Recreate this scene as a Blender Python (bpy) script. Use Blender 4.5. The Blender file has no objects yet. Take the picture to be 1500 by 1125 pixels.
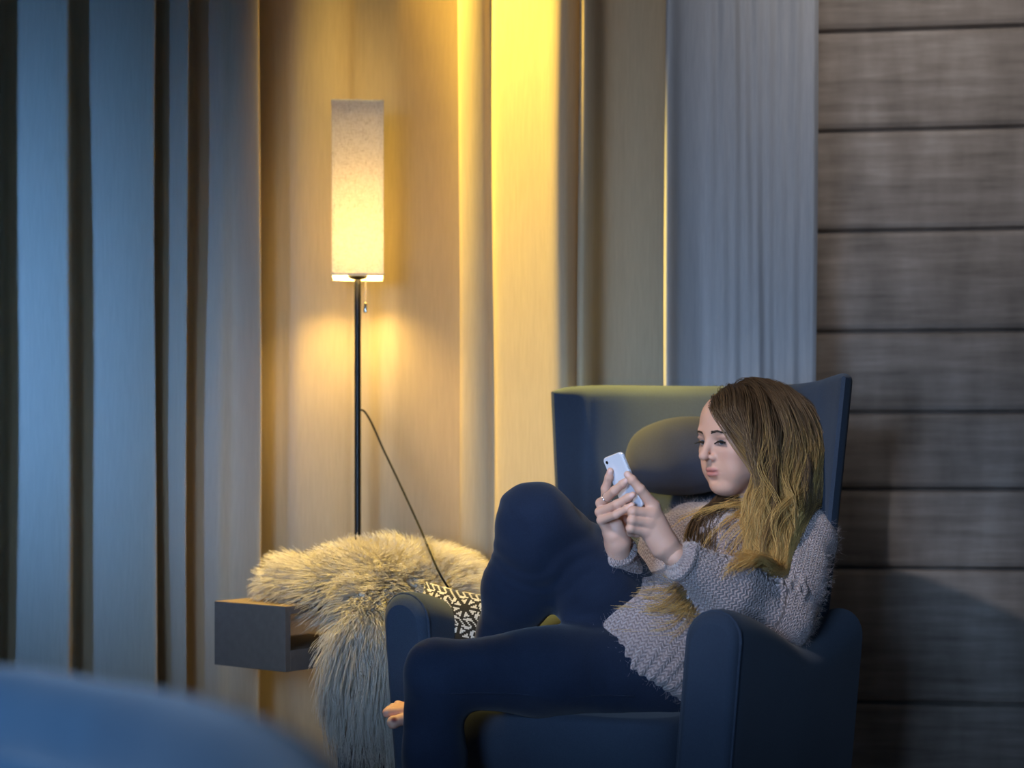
import bpy, math, random
import numpy as np
from mathutils import Vector, Matrix

random.seed(7)
rng = np.random.default_rng(7)
scene = bpy.context.scene
COL = scene.collection

# ------------------------------------------------------------------ camera, world, lights, exposure
F, HY, ZC = 2600.0, 660.0, 0.98           # focal length in px of a 1500 px frame, horizon row, eye height


def P(px, py, d):
    """point seen at column px, row py of the photograph, d metres into the room"""
    return np.array([(px - 750.0) / F * d, d, ZC - (py - HY) / F * d])


cam = bpy.data.cameras.new('camera')
camo = bpy.data.objects.new('camera', cam)
COL.objects.link(camo)
camo.location = (0, 0, ZC)
camo.rotation_euler = (math.pi / 2, 0, 0)
cam.sensor_width = 36
cam.lens = F / 1500 * 36
cam.shift_y = (HY - 562.5) / 1500
cam.clip_start = 0.05
cam.dof.use_dof = True
cam.dof.focus_distance = 3.6
cam.dof.aperture_fstop = 1.9
scene.camera = camo

scene.view_settings.view_transform = 'Standard'
scene.view_settings.look = 'None'
scene.view_settings.gamma = 1
scene.view_settings.exposure = 0.0
scene.view_settings.use_curve_mapping = False

world = bpy.data.worlds.new('dusk')
scene.world = world
world.use_nodes = True
bg = world.node_tree.nodes['Background']
bg.inputs['Color'].default_value = (0.25, 0.55, 1.0, 1)
bg.inputs['Strength'].default_value = 0.25


def area(name, loc, target, sx, sy, power, color, spread=math.pi):
    l = bpy.data.lights.new(name, 'AREA')
    l.shape = 'RECTANGLE'
    l.size, l.size_y = sx, sy
    l.energy = power
    l.color = color
    l.spread = spread
    o = bpy.data.objects.new(name, l)
    COL.objects.link(o)
    o.location = loc
    o.rotation_euler = (Vector(target) - Vector(loc)).to_track_quat('-Z', 'Y').to_euler()
    return o


def spot(name, loc, target, power, color, angle, radius=0.05, blend=1.0):
    l = bpy.data.lights.new(name, 'SPOT')
    l.energy = power
    l.color = color
    l.spot_size = math.radians(angle)
    l.spot_blend = blend
    l.shadow_soft_size = radius
    o = bpy.data.objects.new(name, l)
    COL.objects.link(o)
    o.location = loc
    o.rotation_euler = (Vector(target) - Vector(loc)).to_track_quat('-Z', 'Y').to_euler()
    return o


BULB_POWER = 760.0
BULB_COLOR = (1.0, 0.66, 0.19)
area('daylight_window', (-2.78, 0.30, 1.75), (-1.45, 4.3, 1.15), 0.9, 1.1, 22, (0.12, 0.34, 1.0), math.radians(27))
area('front_fill', (0.2, -0.50, 2.5), (1.22, 4.3, 1.95), 1.8, 0.6, 2.8, (0.82, 0.83, 0.92), math.radians(27))  # unseen panel added to lift the grey curtain
area('low_front_fill', (-1.15, -0.50, 1.15), (-0.08, 3.4, 0.60), 0.9, 1.3, 8.5, (0.40, 0.62, 1.0), math.radians(34))  # added blue fill from low in front, for chair, jeans and fur
CEIL = 3.30
SPOTS = [((-0.50, 4.13), (0.02, 4.22, 1.85), 1550, (1.0, 0.70, 0.12), 24), ((-1.5, 1.3), (0.46, 3.66, 0.93), 310, (1.0, 0.93, 0.92), 18.5),
         ((0.95, 3.3), (1.0, 4.5, 2.25), 66, (1.0, 0.90, 0.82), 58), ((-0.56, 4.10), (-0.33, 4.10, 1.25), 850, (1.0, 0.70, 0.17), 28)]
for (sx_, sy_), tg_, pw_, cl_, an_ in SPOTS:
    spot('fill_spot', (sx_, sy_, CEIL - 0.04), tg_, pw_, cl_, an_)  # unseen spots added to brighten drapes, woman, board wall and sheepskin


# ------------------------------------------------------------------ material helpers
def new_mat(name):
    m = bpy.data.materials.new(name)
    m.use_nodes = True
    nt = m.node_tree
    return m, nt, nt.nodes['Principled BSDF']


def N(nt, kind, **kw):
    n = nt.nodes.new(kind)
    for k, v in kw.items():
        if k in n.inputs:
            n.inputs[k].default_value = v
        else:
            setattr(n, k, v)
    return n


def math_node(nt, op, a, b=None, c=None):
    n = nt.nodes.new('ShaderNodeMath')
    n.operation = op
    for i, v in enumerate((a, b, c)):
        if v is None:
            continue
        if isinstance(v, (int, float)):
            n.inputs[i].default_value = v
        else:
            nt.links.new(v, n.inputs[i])
    return n.outputs[0]


def rgba(c):
    return (c[0], c[1], c[2], 1)


def ramp(nt, fac, stops):
    r = nt.nodes.new('ShaderNodeValToRGB')
    el = r.color_ramp.elements
    while len(el) < len(stops):
        el.new(0.5)
    for e, (p, c) in zip(el, stops):
        e.position = p
        e.color = rgba(c)
    nt.links.new(fac, r.inputs[0])
    return r.outputs[0]


def fabric(name, col, col2=None, scale=420, bump=0.25, rough=0.9, sheen=0.25, big=6, stretch=(1, 1, 1), dist=0.001):
    m, nt, b = new_mat(name)
    col2 = col2 or tuple(c * 0.8 for c in col)
    tc = N(nt, 'ShaderNodeTexCoord')
    mp = N(nt, 'ShaderNodeMapping')
    mp.inputs['Scale'].default_value = stretch
    nt.links.new(tc.outputs['Object'], mp.inputs[0])
    n1 = N(nt, 'ShaderNodeTexNoise', Scale=scale, Detail=2.0)
    n2 = N(nt, 'ShaderNodeTexNoise', Scale=big, Detail=4.0)
    nt.links.new(mp.outputs[0], n1.inputs['Vector'])
    nt.links.new(mp.outputs[0], n2.inputs['Vector'])
    s = math_node(nt, 'ADD', math_node(nt, 'MULTIPLY', n1.outputs[0], 0.6), math_node(nt, 'MULTIPLY', n2.outputs[0], 0.4))
    nt.links.new(ramp(nt, s, [(0.35, col2), (0.65, col)]), b.inputs['Base Color'])
    bp = N(nt, 'ShaderNodeBump', Strength=bump, Distance=dist)
    nt.links.new(n1.outputs[0], bp.inputs['Height'])
    nt.links.new(bp.outputs[0], b.inputs['Normal'])
    b.inputs['Roughness'].default_value = rough
    b.inputs['Sheen Weight'].default_value = sheen
    b.inputs['Sheen Roughness'].default_value = 0.5
    b.inputs['Specular IOR Level'].default_value = 0.15
    return m


def plain(name, col, rough=0.5, metal=0.0, spec=0.5):
    m, nt, b = new_mat(name)
    b.inputs['Base Color'].default_value = rgba(col)
    b.inputs['Roughness'].default_value = rough
    b.inputs['Metallic'].default_value = metal
    b.inputs['Specular IOR Level'].default_value = spec
    return m


def attr_mat(name, attr, rough=0.5, stops=None, bump=0, scale=300, sss=0.0, spec=0.4, trans=0.0):
    """base colour from a per-point attribute, through a ramp when stops are given"""
    m, nt, b = new_mat(name)
    a = N(nt, 'ShaderNodeAttribute')
    a.attribute_name = attr
    if stops:
        nt.links.new(ramp(nt, a.outputs['Fac'], stops), b.inputs['Base Color'])
    else:
        nt.links.new(a.outputs['Color'], b.inputs['Base Color'])
    b.inputs['Roughness'].default_value = rough
    b.inputs['Specular IOR Level'].default_value = spec
    if sss:
        b.inputs['Subsurface Weight'].default_value = sss
        b.inputs['Subsurface Radius'].default_value = (1.0, 0.35, 0.2)
        b.inputs['Subsurface Scale'].default_value = 0.006
    if trans:
        t = N(nt, 'ShaderNodeBsdfTranslucent')
        nt.links.new(b.inputs['Base Color'].links[0].from_socket, t.inputs['Color'])
        mx = N(nt, 'ShaderNodeMixShader')
        mx.inputs[0].default_value = trans
        nt.links.new(b.outputs[0], mx.inputs[1])
        nt.links.new(t.outputs[0], mx.inputs[2])
        nt.links.new(mx.outputs[0], nt.nodes['Material Output'].inputs['Surface'])
    if bump:
        tc = N(nt, 'ShaderNodeTexCoord')
        n1 = N(nt, 'ShaderNodeTexNoise', Scale=scale, Detail=3.0)
        nt.links.new(tc.outputs['Object'], n1.inputs['Vector'])
        bp = N(nt, 'ShaderNodeBump', Strength=bump, Distance=0.001)
        nt.links.new(n1.outputs[0], bp.inputs['Height'])
        nt.links.new(bp.outputs[0], b.inputs['Normal'])
    return m


def planks(name, tones, bump=0.4):
    """weathered horizontal boards: colour differs board to board and along the grain (object x along, z up)"""
    m, nt, b = new_mat(name)
    tc = N(nt, 'ShaderNodeTexCoord')
    mp = N(nt, 'ShaderNodeMapping')
    mp.inputs['Scale'].default_value = (1.2, 1.2, 14)
    nt.links.new(tc.outputs['Object'], mp.inputs[0])
    g = N(nt, 'ShaderNodeTexNoise', Scale=3.0, Detail=8.0, Roughness=0.65)
    nt.links.new(mp.outputs[0], g.inputs['Vector'])
    mp2 = N(nt, 'ShaderNodeMapping')
    mp2.inputs['Scale'].default_value = (7, 7, 2.2)
    nt.links.new(tc.outputs['Object'], mp2.inputs[0])
    g2 = N(nt, 'ShaderNodeTexNoise', Scale=1.6, Detail=4.0)
    nt.links.new(mp2.outputs[0], g2.inputs['Vector'])
    kn = N(nt, 'ShaderNodeTexVoronoi', Scale=4.0)
    nt.links.new(tc.outputs['Object'], kn.inputs['Vector'])
    k = math_node(nt, 'SMOOTH_MIN', math_node(nt, 'MULTIPLY', kn.outputs['Distance'], 4.0), 1.0, 0.2)
    s = math_node(nt, 'ADD', math_node(nt, 'MULTIPLY', g.outputs[0], 0.55), math_node(nt, 'MULTIPLY', g2.outputs[0], 0.45))
    s = math_node(nt, 'SUBTRACT', s, math_node(nt, 'MULTIPLY', math_node(nt, 'SUBTRACT', 1.0, k), 0.12))
    nt.links.new(ramp(nt, s, [(0.3, tones[0]), (0.52, tones[1]), (0.7, tones[2])]), b.inputs['Base Color'])
    bp = N(nt, 'ShaderNodeBump', Strength=bump, Distance=0.003)
    nt.links.new(g.outputs[0], bp.inputs['Height'])
    nt.links.new(bp.outputs[0], b.inputs['Normal'])
    b.inputs['Roughness'].default_value = 0.75
    b.inputs['Specular IOR Level'].default_value = 0.25
    return m


def curtain_mat(name, col, col2, trans):
    m, nt, b = new_mat(name)
    tc = N(nt, 'ShaderNodeTexCoord')
    mp = N(nt, 'ShaderNodeMapping')
    mp.inputs['Scale'].default_value = (260, 260, 14)
    nt.links.new(tc.outputs['Object'], mp.inputs[0])
    n1 = N(nt, 'ShaderNodeTexNoise', Scale=1.0, Detail=2.0)
    nt.links.new(mp.outputs[0], n1.inputs['Vector'])
    c = ramp(nt, n1.outputs[0], [(0.3, col2), (0.7, col)])
    d = N(nt, 'ShaderNodeBsdfDiffuse')
    t = N(nt, 'ShaderNodeBsdfTranslucent')
    mx = N(nt, 'ShaderNodeMixShader')
    mx.inputs[0].default_value = trans
    bp = N(nt, 'ShaderNodeBump', Strength=0.2, Distance=0.001)
    nt.links.new(n1.outputs[0], bp.inputs['Height'])
    for s in (d, t):
        nt.links.new(c, s.inputs['Color'])
        nt.links.new(bp.outputs[0], s.inputs['Normal'])
    nt.links.new(d.outputs[0], mx.inputs[1])
    nt.links.new(t.outputs[0], mx.inputs[2])
    nt.links.new(mx.outputs[0], nt.nodes['Material Output'].inputs['Surface'])
    return m


M = {}
M['wood'] = planks('wood_boards', [(0.10, 0.085, 0.07), (0.21, 0.18, 0.155), (0.31, 0.28, 0.25)])
M['drape'] = curtain_mat('beige_drape', (0.64, 0.52, 0.345), (0.58, 0.465, 0.305), 0.28)
M['grey_drape'] = curtain_mat('grey_drape', (0.50, 0.50, 0.50), (0.44, 0.44, 0.45), 0.25)
M['chair'] = fabric('blue_upholstery', (0.043, 0.060, 0.090), (0.031, 0.043, 0.068), scale=500, sheen=0.10)
M['pillow'] = fabric('grey_pillow_fabric', (0.038, 0.042, 0.058), (0.030, 0.033, 0.046), scale=500, sheen=0.06)
M['tub'] = fabric('blue_tub_fabric', (0.034, 0.074, 0.115), (0.024, 0.054, 0.088), scale=300, big=9)
M['jeans'] = fabric('dark_denim', (0.017, 0.027, 0.054), (0.010, 0.016, 0.034), scale=650, bump=0.3, sheen=0.12, big=14)
M['dark_wood'] = plain('dark_stained_wood', (0.035, 0.025, 0.02), 0.45)
M['table'] = fabric('grey_table_lacquer', (0.20, 0.155, 0.13), (0.175, 0.135, 0.11), scale=60, bump=0.05, rough=0.6, sheen=0)
M['black_metal'] = plain('black_metal', (0.012, 0.011, 0.010), 0.35, 0.6)
M['cable'] = plain('black_cable', (0.01, 0.01, 0.01), 0.8, 0.0, 0.15)
M['chrome'] = plain('chrome', (0.75, 0.72, 0.68), 0.2, 1.0)
M['floor'] = planks('floor_boards', [(0.05, 0.04, 0.03), (0.09, 0.07, 0.055), (0.13, 0.10, 0.08)], 0.1)
M['plaster'] = fabric('plaster', (0.22, 0.22, 0.23), (0.2, 0.2, 0.21), scale=40, bump=0.1, sheen=0)
M['frame'] = plain('window_frame_paint', (0.3, 0.3, 0.3), 0.5)
M['knit_black'] = fabric('black_yarn', (0.018, 0.017, 0.018), scale=600, bump=0.5)
M['knit_white'] = fabric('white_yarn', (0.62, 0.60, 0.56), scale=600, bump=0.5)
M['phone'] = plain('white_phone_back', (0.72, 0.74, 0.80), 0.18)
M['phone_edge'] = plain('phone_edge', (0.62, 0.63, 0.66), 0.25, 0.8)
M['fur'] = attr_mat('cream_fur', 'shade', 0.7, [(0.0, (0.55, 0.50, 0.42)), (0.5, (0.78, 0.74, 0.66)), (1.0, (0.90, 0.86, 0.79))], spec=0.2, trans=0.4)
M['hide'] = plain('fur_hide', (0.52, 0.47, 0.39), 0.95)
M['hair'] = attr_mat('lamp_tinted_hair', 'shade', 0.42,
                     [(0.0, (0.11, 0.062, 0.032)), (0.35, (0.24, 0.145, 0.07)), (0.65, (0.60, 0.38, 0.13)), (1.0, (0.92, 0.63, 0.22))], spec=0.5, trans=0.3)  # brown to blond hair, with the lamp's yellow put into the ends
M['lash'] = plain('dark_lashes', (0.015, 0.010, 0.008), 0.6)
M['brow'] = plain('brown_brow', (0.05, 0.03, 0.02), 0.7)
M['skin'] = attr_mat('skin', 'tint', 0.5, bump=0.06, scale=900, sss=0.12, spec=0.35)
M['eye'] = attr_mat('eye', 'tint', 0.12, spec=0.6)


def glass_mat():
    m, nt, b = new_mat('window_glass')
    t = N(nt, 'ShaderNodeBsdfTransparent')
    g = N(nt, 'ShaderNodeBsdfGlossy', Roughness=0.02)
    mx = N(nt, 'ShaderNodeMixShader')
    mx.inputs[0].default_value = 0.07
    nt.links.new(t.outputs[0], mx.inputs[1])
    nt.links.new(g.outputs[0], mx.inputs[2])
    nt.links.new(mx.outputs[0], nt.nodes['Material Output'].inputs['Surface'])
    return m


def shade_mat():
    m, nt, b = new_mat('linen_shade')
    tc = N(nt, 'ShaderNodeTexCoord')
    fac = []
    for sc in ((90, 90, 900), (900, 900, 90)):
        mp = N(nt, 'ShaderNodeMapping')
        mp.inputs['Scale'].default_value = sc
        nt.links.new(tc.outputs['Object'], mp.inputs[0])
        n = N(nt, 'ShaderNodeTexNoise', Scale=1.0, Detail=2.0)
        nt.links.new(mp.outputs[0], n.inputs['Vector'])
        fac.append(n.outputs[0])
    f = math_node(nt, 'MINIMUM', fac[0], fac[1])
    c = ramp(nt, f, [(0.22, (0.42, 0.36, 0.27)), (0.42, (0.82, 0.78, 0.71)), (0.6, (0.92, 0.89, 0.83))])
    d = N(nt, 'ShaderNodeBsdfDiffuse')
    t = N(nt, 'ShaderNodeBsdfTranslucent')
    mx = N(nt, 'ShaderNodeMixShader')
    mx.inputs[0].default_value = 0.25
    for s in (d, t):
        nt.links.new(c, s.inputs['Color'])
    nt.links.new(d.outputs[0], mx.inputs[1])
    nt.links.new(t.outputs[0], mx.inputs[2])
    nt.links.new(mx.outputs[0], nt.nodes['Material Output'].inputs['Surface'])
    return m


def bulb_mat():
    m, nt, b = new_mat('bulb_glow')
    b.inputs['Base Color'].default_value = (0.9, 0.9, 0.85, 1)
    b.inputs['Emission Color'].default_value = rgba(BULB_COLOR)
    b.inputs['Emission Strength'].default_value = BULB_POWER
    return m


def screen_mat():
    m, nt, b = new_mat('phone_screen')
    b.inputs['Base Color'].default_value = (0.02, 0.02, 0.02, 1)
    b.inputs['Emission Color'].default_value = (0.8, 0.88, 1, 1)
    b.inputs['Emission Strength'].default_value = 1.5
    b.inputs['Roughness'].default_value = 0.1
    return m


def knit_mat(name, col, col2, su=0.011, sv=0.008):
    """chunky stocking-stitch knit on the UV map (metres)"""
    m, nt, b = new_mat(name)
    uv = N(nt, 'ShaderNodeUVMap')
    uv.uv_map = 'knit'
    sp = N(nt, 'ShaderNodeSeparateXYZ')
    nt.links.new(uv.outputs[0], sp.inputs[0])
    tc = N(nt, 'ShaderNodeTexCoord')
    nz = N(nt, 'ShaderNodeTexNoise', Scale=160.0, Detail=3.0)
    nt.links.new(tc.outputs['Object'], nz.inputs['Vector'])
    uu = math_node(nt, 'ADD', math_node(nt, 'DIVIDE', sp.outputs[0], su), math_node(nt, 'MULTIPLY', nz.outputs[0], 0.5))
    a = math_node(nt, 'MULTIPLY', math_node(nt, 'ABSOLUTE', math_node(nt, 'SUBTRACT', math_node(nt, 'FRACT', uu), 0.5)), 2.0)
    ph = math_node(nt, 'ADD', math_node(nt, 'DIVIDE', sp.outputs[1], sv), math_node(nt, 'MULTIPLY', a, 0.7))
    s = math_node(nt, 'SINE', math_node(nt, 'MULTIPLY', ph, 6.2832))
    col_gap = math_node(nt, 'SINE', math_node(nt, 'MULTIPLY', a, 3.1416))
    h = math_node(nt, 'MULTIPLY', math_node(nt, 'MULTIPLY_ADD', s, 0.5, 0.5), math_node(nt, 'MULTIPLY_ADD', col_gap, 0.7, 0.3))
    h = math_node(nt, 'ADD', h, math_node(nt, 'MULTIPLY', nz.outputs[0], 0.9))
    nt.links.new(ramp(nt, h, [(0.35, col2), (1.0, col)]), b.inputs['Base Color'])
    bp = N(nt, 'ShaderNodeBump', Strength=0.9, Distance=0.003)
    nt.links.new(h, bp.inputs['Height'])
    nt.links.new(bp.outputs[0], b.inputs['Normal'])
    b.inputs['Roughness'].default_value = 0.95
    b.inputs['Sheen Weight'].default_value = 0.5
    b.inputs['Specular IOR Level'].default_value = 0.1
    return m


M['glass'] = glass_mat()
M['shade'] = shade_mat()
M['bulb'] = bulb_mat()
M['screen'] = screen_mat()
M['knit'] = knit_mat('mauve_grey_knit', (0.50, 0.39, 0.37), (0.20, 0.155, 0.15))
M['fuzz'] = plain('mohair_fuzz', (0.62, 0.54, 0.54), 0.9)


# ------------------------------------------------------------------ mesh helpers
def mesh_np(name, v, faces, mat=None, parent=None, smooth=True, attrs=None, face_mat=None, uv=None):
    """link one mesh object from numpy points and an (n, 3 or 4) face array (or a list of such arrays)"""
    v = np.asarray(v, dtype=np.float32)
    if not isinstance(faces, list):
        faces = [faces]
    faces = [np.asarray(f, dtype=np.int32) for f in faces if len(f)]
    idx = np.concatenate([f.ravel() for f in faces])
    tot = np.concatenate([np.full(len(f), f.shape[1], dtype=np.int32) for f in faces])
    start = np.concatenate([[0], np.cumsum(tot)[:-1]]).astype(np.int32)
    me = bpy.data.meshes.new(name)
    me.vertices.add(len(v))
    me.vertices.foreach_set('co', v.ravel())
    me.loops.add(len(idx))
    me.loops.foreach_set('vertex_index', idx)
    me.polygons.add(len(tot))
    me.polygons.foreach_set('loop_start', start)
    me.polygons.foreach_set('loop_total', tot)
    if face_mat is not None:
        me.polygons.foreach_set('material_index', np.asarray(face_mat, dtype=np.int32))
    me.update(calc_edges=True)
    me.validate()
    me.polygons.foreach_set('use_smooth', np.full(len(me.polygons), smooth, dtype=bool))
    for k, a in (attrs or {}).items():
        a = np.asarray(a, dtype=np.float32)
        if a.ndim == 1:
            at = me.attributes.new(k, 'FLOAT', 'POINT')
            at.data.foreach_set('value', a)
        else:
            at = me.attributes.new(k, 'FLOAT_COLOR', 'POINT')
            at.data.foreach_set('color', np.concatenate([a, np.ones((len(a), 1), np.float32)], 1).ravel())
    if uv is not None:
        l = me.uv_layers.new(name='knit')
        l.data.foreach_set('uv', np.asarray(uv, dtype=np.float32)[idx].ravel())
    for m in (mat if isinstance(mat, (list, tuple)) else [mat]):
        if m is not None:
            me.materials.append(m)
    o = bpy.data.objects.new(name, me)
    COL.objects.link(o)
    if parent is not None:
        o.parent = parent
        o.matrix_parent_inverse = parent.matrix_world.inverted()
    return o


def tag(o, label, cat, group=None):
    o['label'] = label
    o['category'] = cat
    if group:
        o['group'] = group
    return o


def struct(o):
    o['kind'] = 'structure'
    return o


def thing(name, loc, label, cat, group=None):
    o = bpy.data.objects.new(name, None)
    COL.objects.link(o)
    o.location = loc
    o.matrix_world = Matrix.Translation(loc)
    return tag(o, label, cat, group)


def norm(a):
    a = np.asarray(a, dtype=float)
    return a / np.maximum(np.linalg.norm(a, axis=-1, keepdims=True), 1e-9)


BOXQ = np.array([[0, 3, 2, 1], [4, 5, 6, 7], [0, 1, 5, 4], [1, 2, 6, 5], [2, 3, 7, 6], [3, 0, 4, 7]])


class Mesh:
    """collects shapes for ONE mesh object"""

    def __init__(self):
        self.v, self.f4, self.f3, self.n = [], [], [], 0

    def add(self, v, q):
        q = np.asarray(q)
        (self.f4 if q.shape[1] == 4 else self.f3).append(q + self.n)
        self.v.append(np.asarray(v, dtype=float))
        self.n += len(v)

    def box(self, lo, hi, frame=None):
        x0, y0, z0 = lo
        x1, y1, z1 = hi
        v = np.array([[x0, y0, z0], [x1, y0, z0], [x1, y1, z0], [x0, y1, z0], [x0, y0, z1], [x1, y0, z1], [x1, y1, z1], [x0, y1, z1]])
        if frame is not None:
            o, ax, ay = frame
            v = np.asarray(o) + v[:, :1] * ax + v[:, 1:2] * ay + v[:, 2:] * np.array([0, 0, 1.0])
        self.add(v, BOXQ)

    def rings(self, R, cap=True, closed=False):
        """R: (k, n, 3) rings joined one to the next"""
        R = np.asarray(R)
        k, n, _ = R.shape
        i = np.arange(n)
        j = (i + 1) % n
        q = []
        for a in range(k if closed else k - 1):
            b = (a + 1) % k
            q.append(np.stack([a * n + i, a * n + j, b * n + j, b * n + i], 1))
        base = self.n
        self.add(R.reshape(-1, 3), np.concatenate(q))
        if cap and not closed:
            for a, flip in ((0, True), (k - 1, False)):
                c = R[a].mean(0)
                t = np.stack([np.full(n, n), i, j], 1)
                if flip:
                    t = t[:, ::-1]
                self.add(np.concatenate([R[a], c[None]]), t)
        return base

    def tube(self, pts, r, n=10, cap=True, closed=False):
        pts = np.asarray(pts, dtype=float)
        r = np.broadcast_to(r, (len(pts),))
        T = norm(np.gradient(pts, axis=0)) if not closed else norm(np.roll(pts, -1, 0) - np.roll(pts, 1, 0))
        up = np.array([0.0, 0, 1]) if abs(T[0][2]) < 0.9 else np.array([1.0, 0, 0])
        A = norm(np.cross(T[0], up))
        R = []
        for p, t, rr in zip(pts, T, r):
            A = norm(A - t * np.dot(A, t))
            B = np.cross(t, A)
            an = np.linspace(0, 2 * np.pi, n, endpoint=False)
            R.append(p + rr * (np.cos(an)[:, None] * A + np.sin(an)[:, None] * B))
        self.rings(R, cap, closed)

    def lathe(self, prof, c, n=24):
        R = [[(c[0] + r * math.cos(a), c[1] + r * math.sin(a), c[2] + z) for a in np.linspace(0, 2 * np.pi, n, endpoint=False)] for r, z in prof]
        self.rings(R)

    def build(self, name, mat, parent=None, smooth=True, bevel=0):
        fs = []
        if self.f4:
            fs.append(np.concatenate(self.f4))
        if self.f3:
            fs.append(np.concatenate(self.f3))
        o = mesh_np(name, np.concatenate(self.v), fs, mat, parent, smooth)
        if bevel:
            b = o.modifiers.new('bevel', 'BEVEL')
            b.width = bevel
            b.segments = 3
            b.limit_method = 'ANGLE'
        return o


def spline(pts, n, closed=False):
    """Catmull-Rom through pts, n samples"""
    p = np.asarray(pts, dtype=float)
    if closed:
        q = np.concatenate([p[-1:], p, p[:2]])
        segs = len(p)
    else:
        q = np.concatenate([2 * p[:1] - p[1:2], p, 2 * p[-1:] - p[-2:-1]])
        segs = len(p) - 1
    t = np.linspace(0, segs, n, endpoint=not closed)
    i = np.minimum(t.astype(int), segs - 1)
    u = (t - i)[:, None]
    a, b, c, d = q[i], q[i + 1], q[i + 2], q[i + 3]
    return 0.5 * (2 * b + (c - a) * u + (2 * a - 5 * b + 4 * c - d) * u**2 + (3 * b - a - 3 * c + d) * u**3)


# ------------------------------------------------------------------ distance-field sculpting
class Sdf:
    """smooth unions and cuts of round cones and ellipsoids, turned into one closed mesh"""

    def __init__(self):
        self.ops = []

    def cone(self, a, b, ra, rb, k=0.01, sub=False):
        self.ops.append(('c', np.asarray(a, float), np.asarray(b, float), ra, rb, k, sub))

    def chain(self, pts, rad, k=0.01):
        for i in range(len(pts) - 1):
            self.cone(pts[i], pts[i + 1], rad[i], rad[i + 1], k)

    def ell(self, c, r, R=None, k=0.01, sub=False):
        self.ops.append(('e', np.asarray(c, float), np.asarray(r, float), np.eye(3) if R is None else np.asarray(R, float), None, k, sub))

    def plane(self, p, n, k=0.005):
        """cut away the side n points to"""
        self.ops.append(('p', np.asarray(p, float), norm(n), None, None, k, True))

    def group(self, other, k=0.01):
        self.ops.append(('g', other, None, None, None, k, False))

    @staticmethod
    def one(op, p):
        if op[0] == 'c':
            _, a, b, ra, rb, _, _ = op
            ba = b - a
            t = np.clip(((p - a) @ ba) / max(ba @ ba, 1e-12), 0, 1)
            return np.linalg.norm(p - a - t[:, None] * ba, axis=1) - (ra + (rb - ra) * t)
        if op[0] == 'e':
            _, c, r, R, _, _, _ = op
            q = (p - c) @ R
            k0 = np.linalg.norm(q / r, axis=1)
            k1 = np.linalg.norm(q / r**2, axis=1)
            return np.where(k0 < 1e-6, -r.min(), k0 * (k0 - 1) / np.maximum(k1, 1e-9))
        if op[0] == 'g':
            return op[1](p)
        return -((p - op[1]) @ op[2])

    def __call__(self, p, cull=None):
        d = None
        for op in self.ops:
            v = self.one(op, p)
            k = op[5]
            if d is None:
                d = v
            elif op[6]:
                h = np.maximum(k - np.abs(d + v), 0) / k
                d = np.maximum(d, -v) + h * h * k * 0.25
            else:
                h = np.maximum(k - np.abs(d - v), 0) / k
                d = np.minimum(d, v) - h * h * k * 0.25
        return d

    def grad(self, p, e=0.002):
        g = np.stack([self(p + np.eye(3)[i] * e) - self(p - np.eye(3)[i] * e) for i in range(3)], 1)
        return norm(g)

    def mesh(self, lo, hi, h, noise=None, B=10):
        lo, hi = np.asarray(lo, float), np.asarray(hi, float)
        nb = np.ceil((hi - lo) / (h * B)).astype(int)
        gi = np.stack(np.meshgrid(*[np.arange(n) for n in nb], indexing='ij'), -1).reshape(-1, 3)
        cen = lo + (gi * B + (B - 1) / 2) * h
        dc = self(cen)
        field = np.empty(tuple(nb * B), dtype=np.float32)
        f6 = field.reshape(nb[0], B, nb[1], B, nb[2], B)
        f6[:] = np.sign(dc).reshape(nb[0], 1, nb[1], 1, nb[2], 1)
        act = np.nonzero(np.abs(dc) < h * B * 1.25 + 0.012)[0]
        off = np.stack(np.meshgrid(*[np.arange(B)] * 3, indexing='ij'), -1).reshape(-1, 3) * h
        for s in range(0, len(act), 60):
            ids = act[s:s + 60]
            pts = (lo + gi[ids] * B * h)[:, None, :] + off[None]
            v = self(pts.reshape(-1, 3))
            if noise is not None:
                v = v + noise(pts.reshape(-1, 3))
            v = v.reshape(len(ids), B, B, B)
            for q, i in enumerate(ids):
                a, b, c = gi[i]
                f6[a, :, b, :, c, :] = v[q]
        return surface_nets(field, lo, h)


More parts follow.
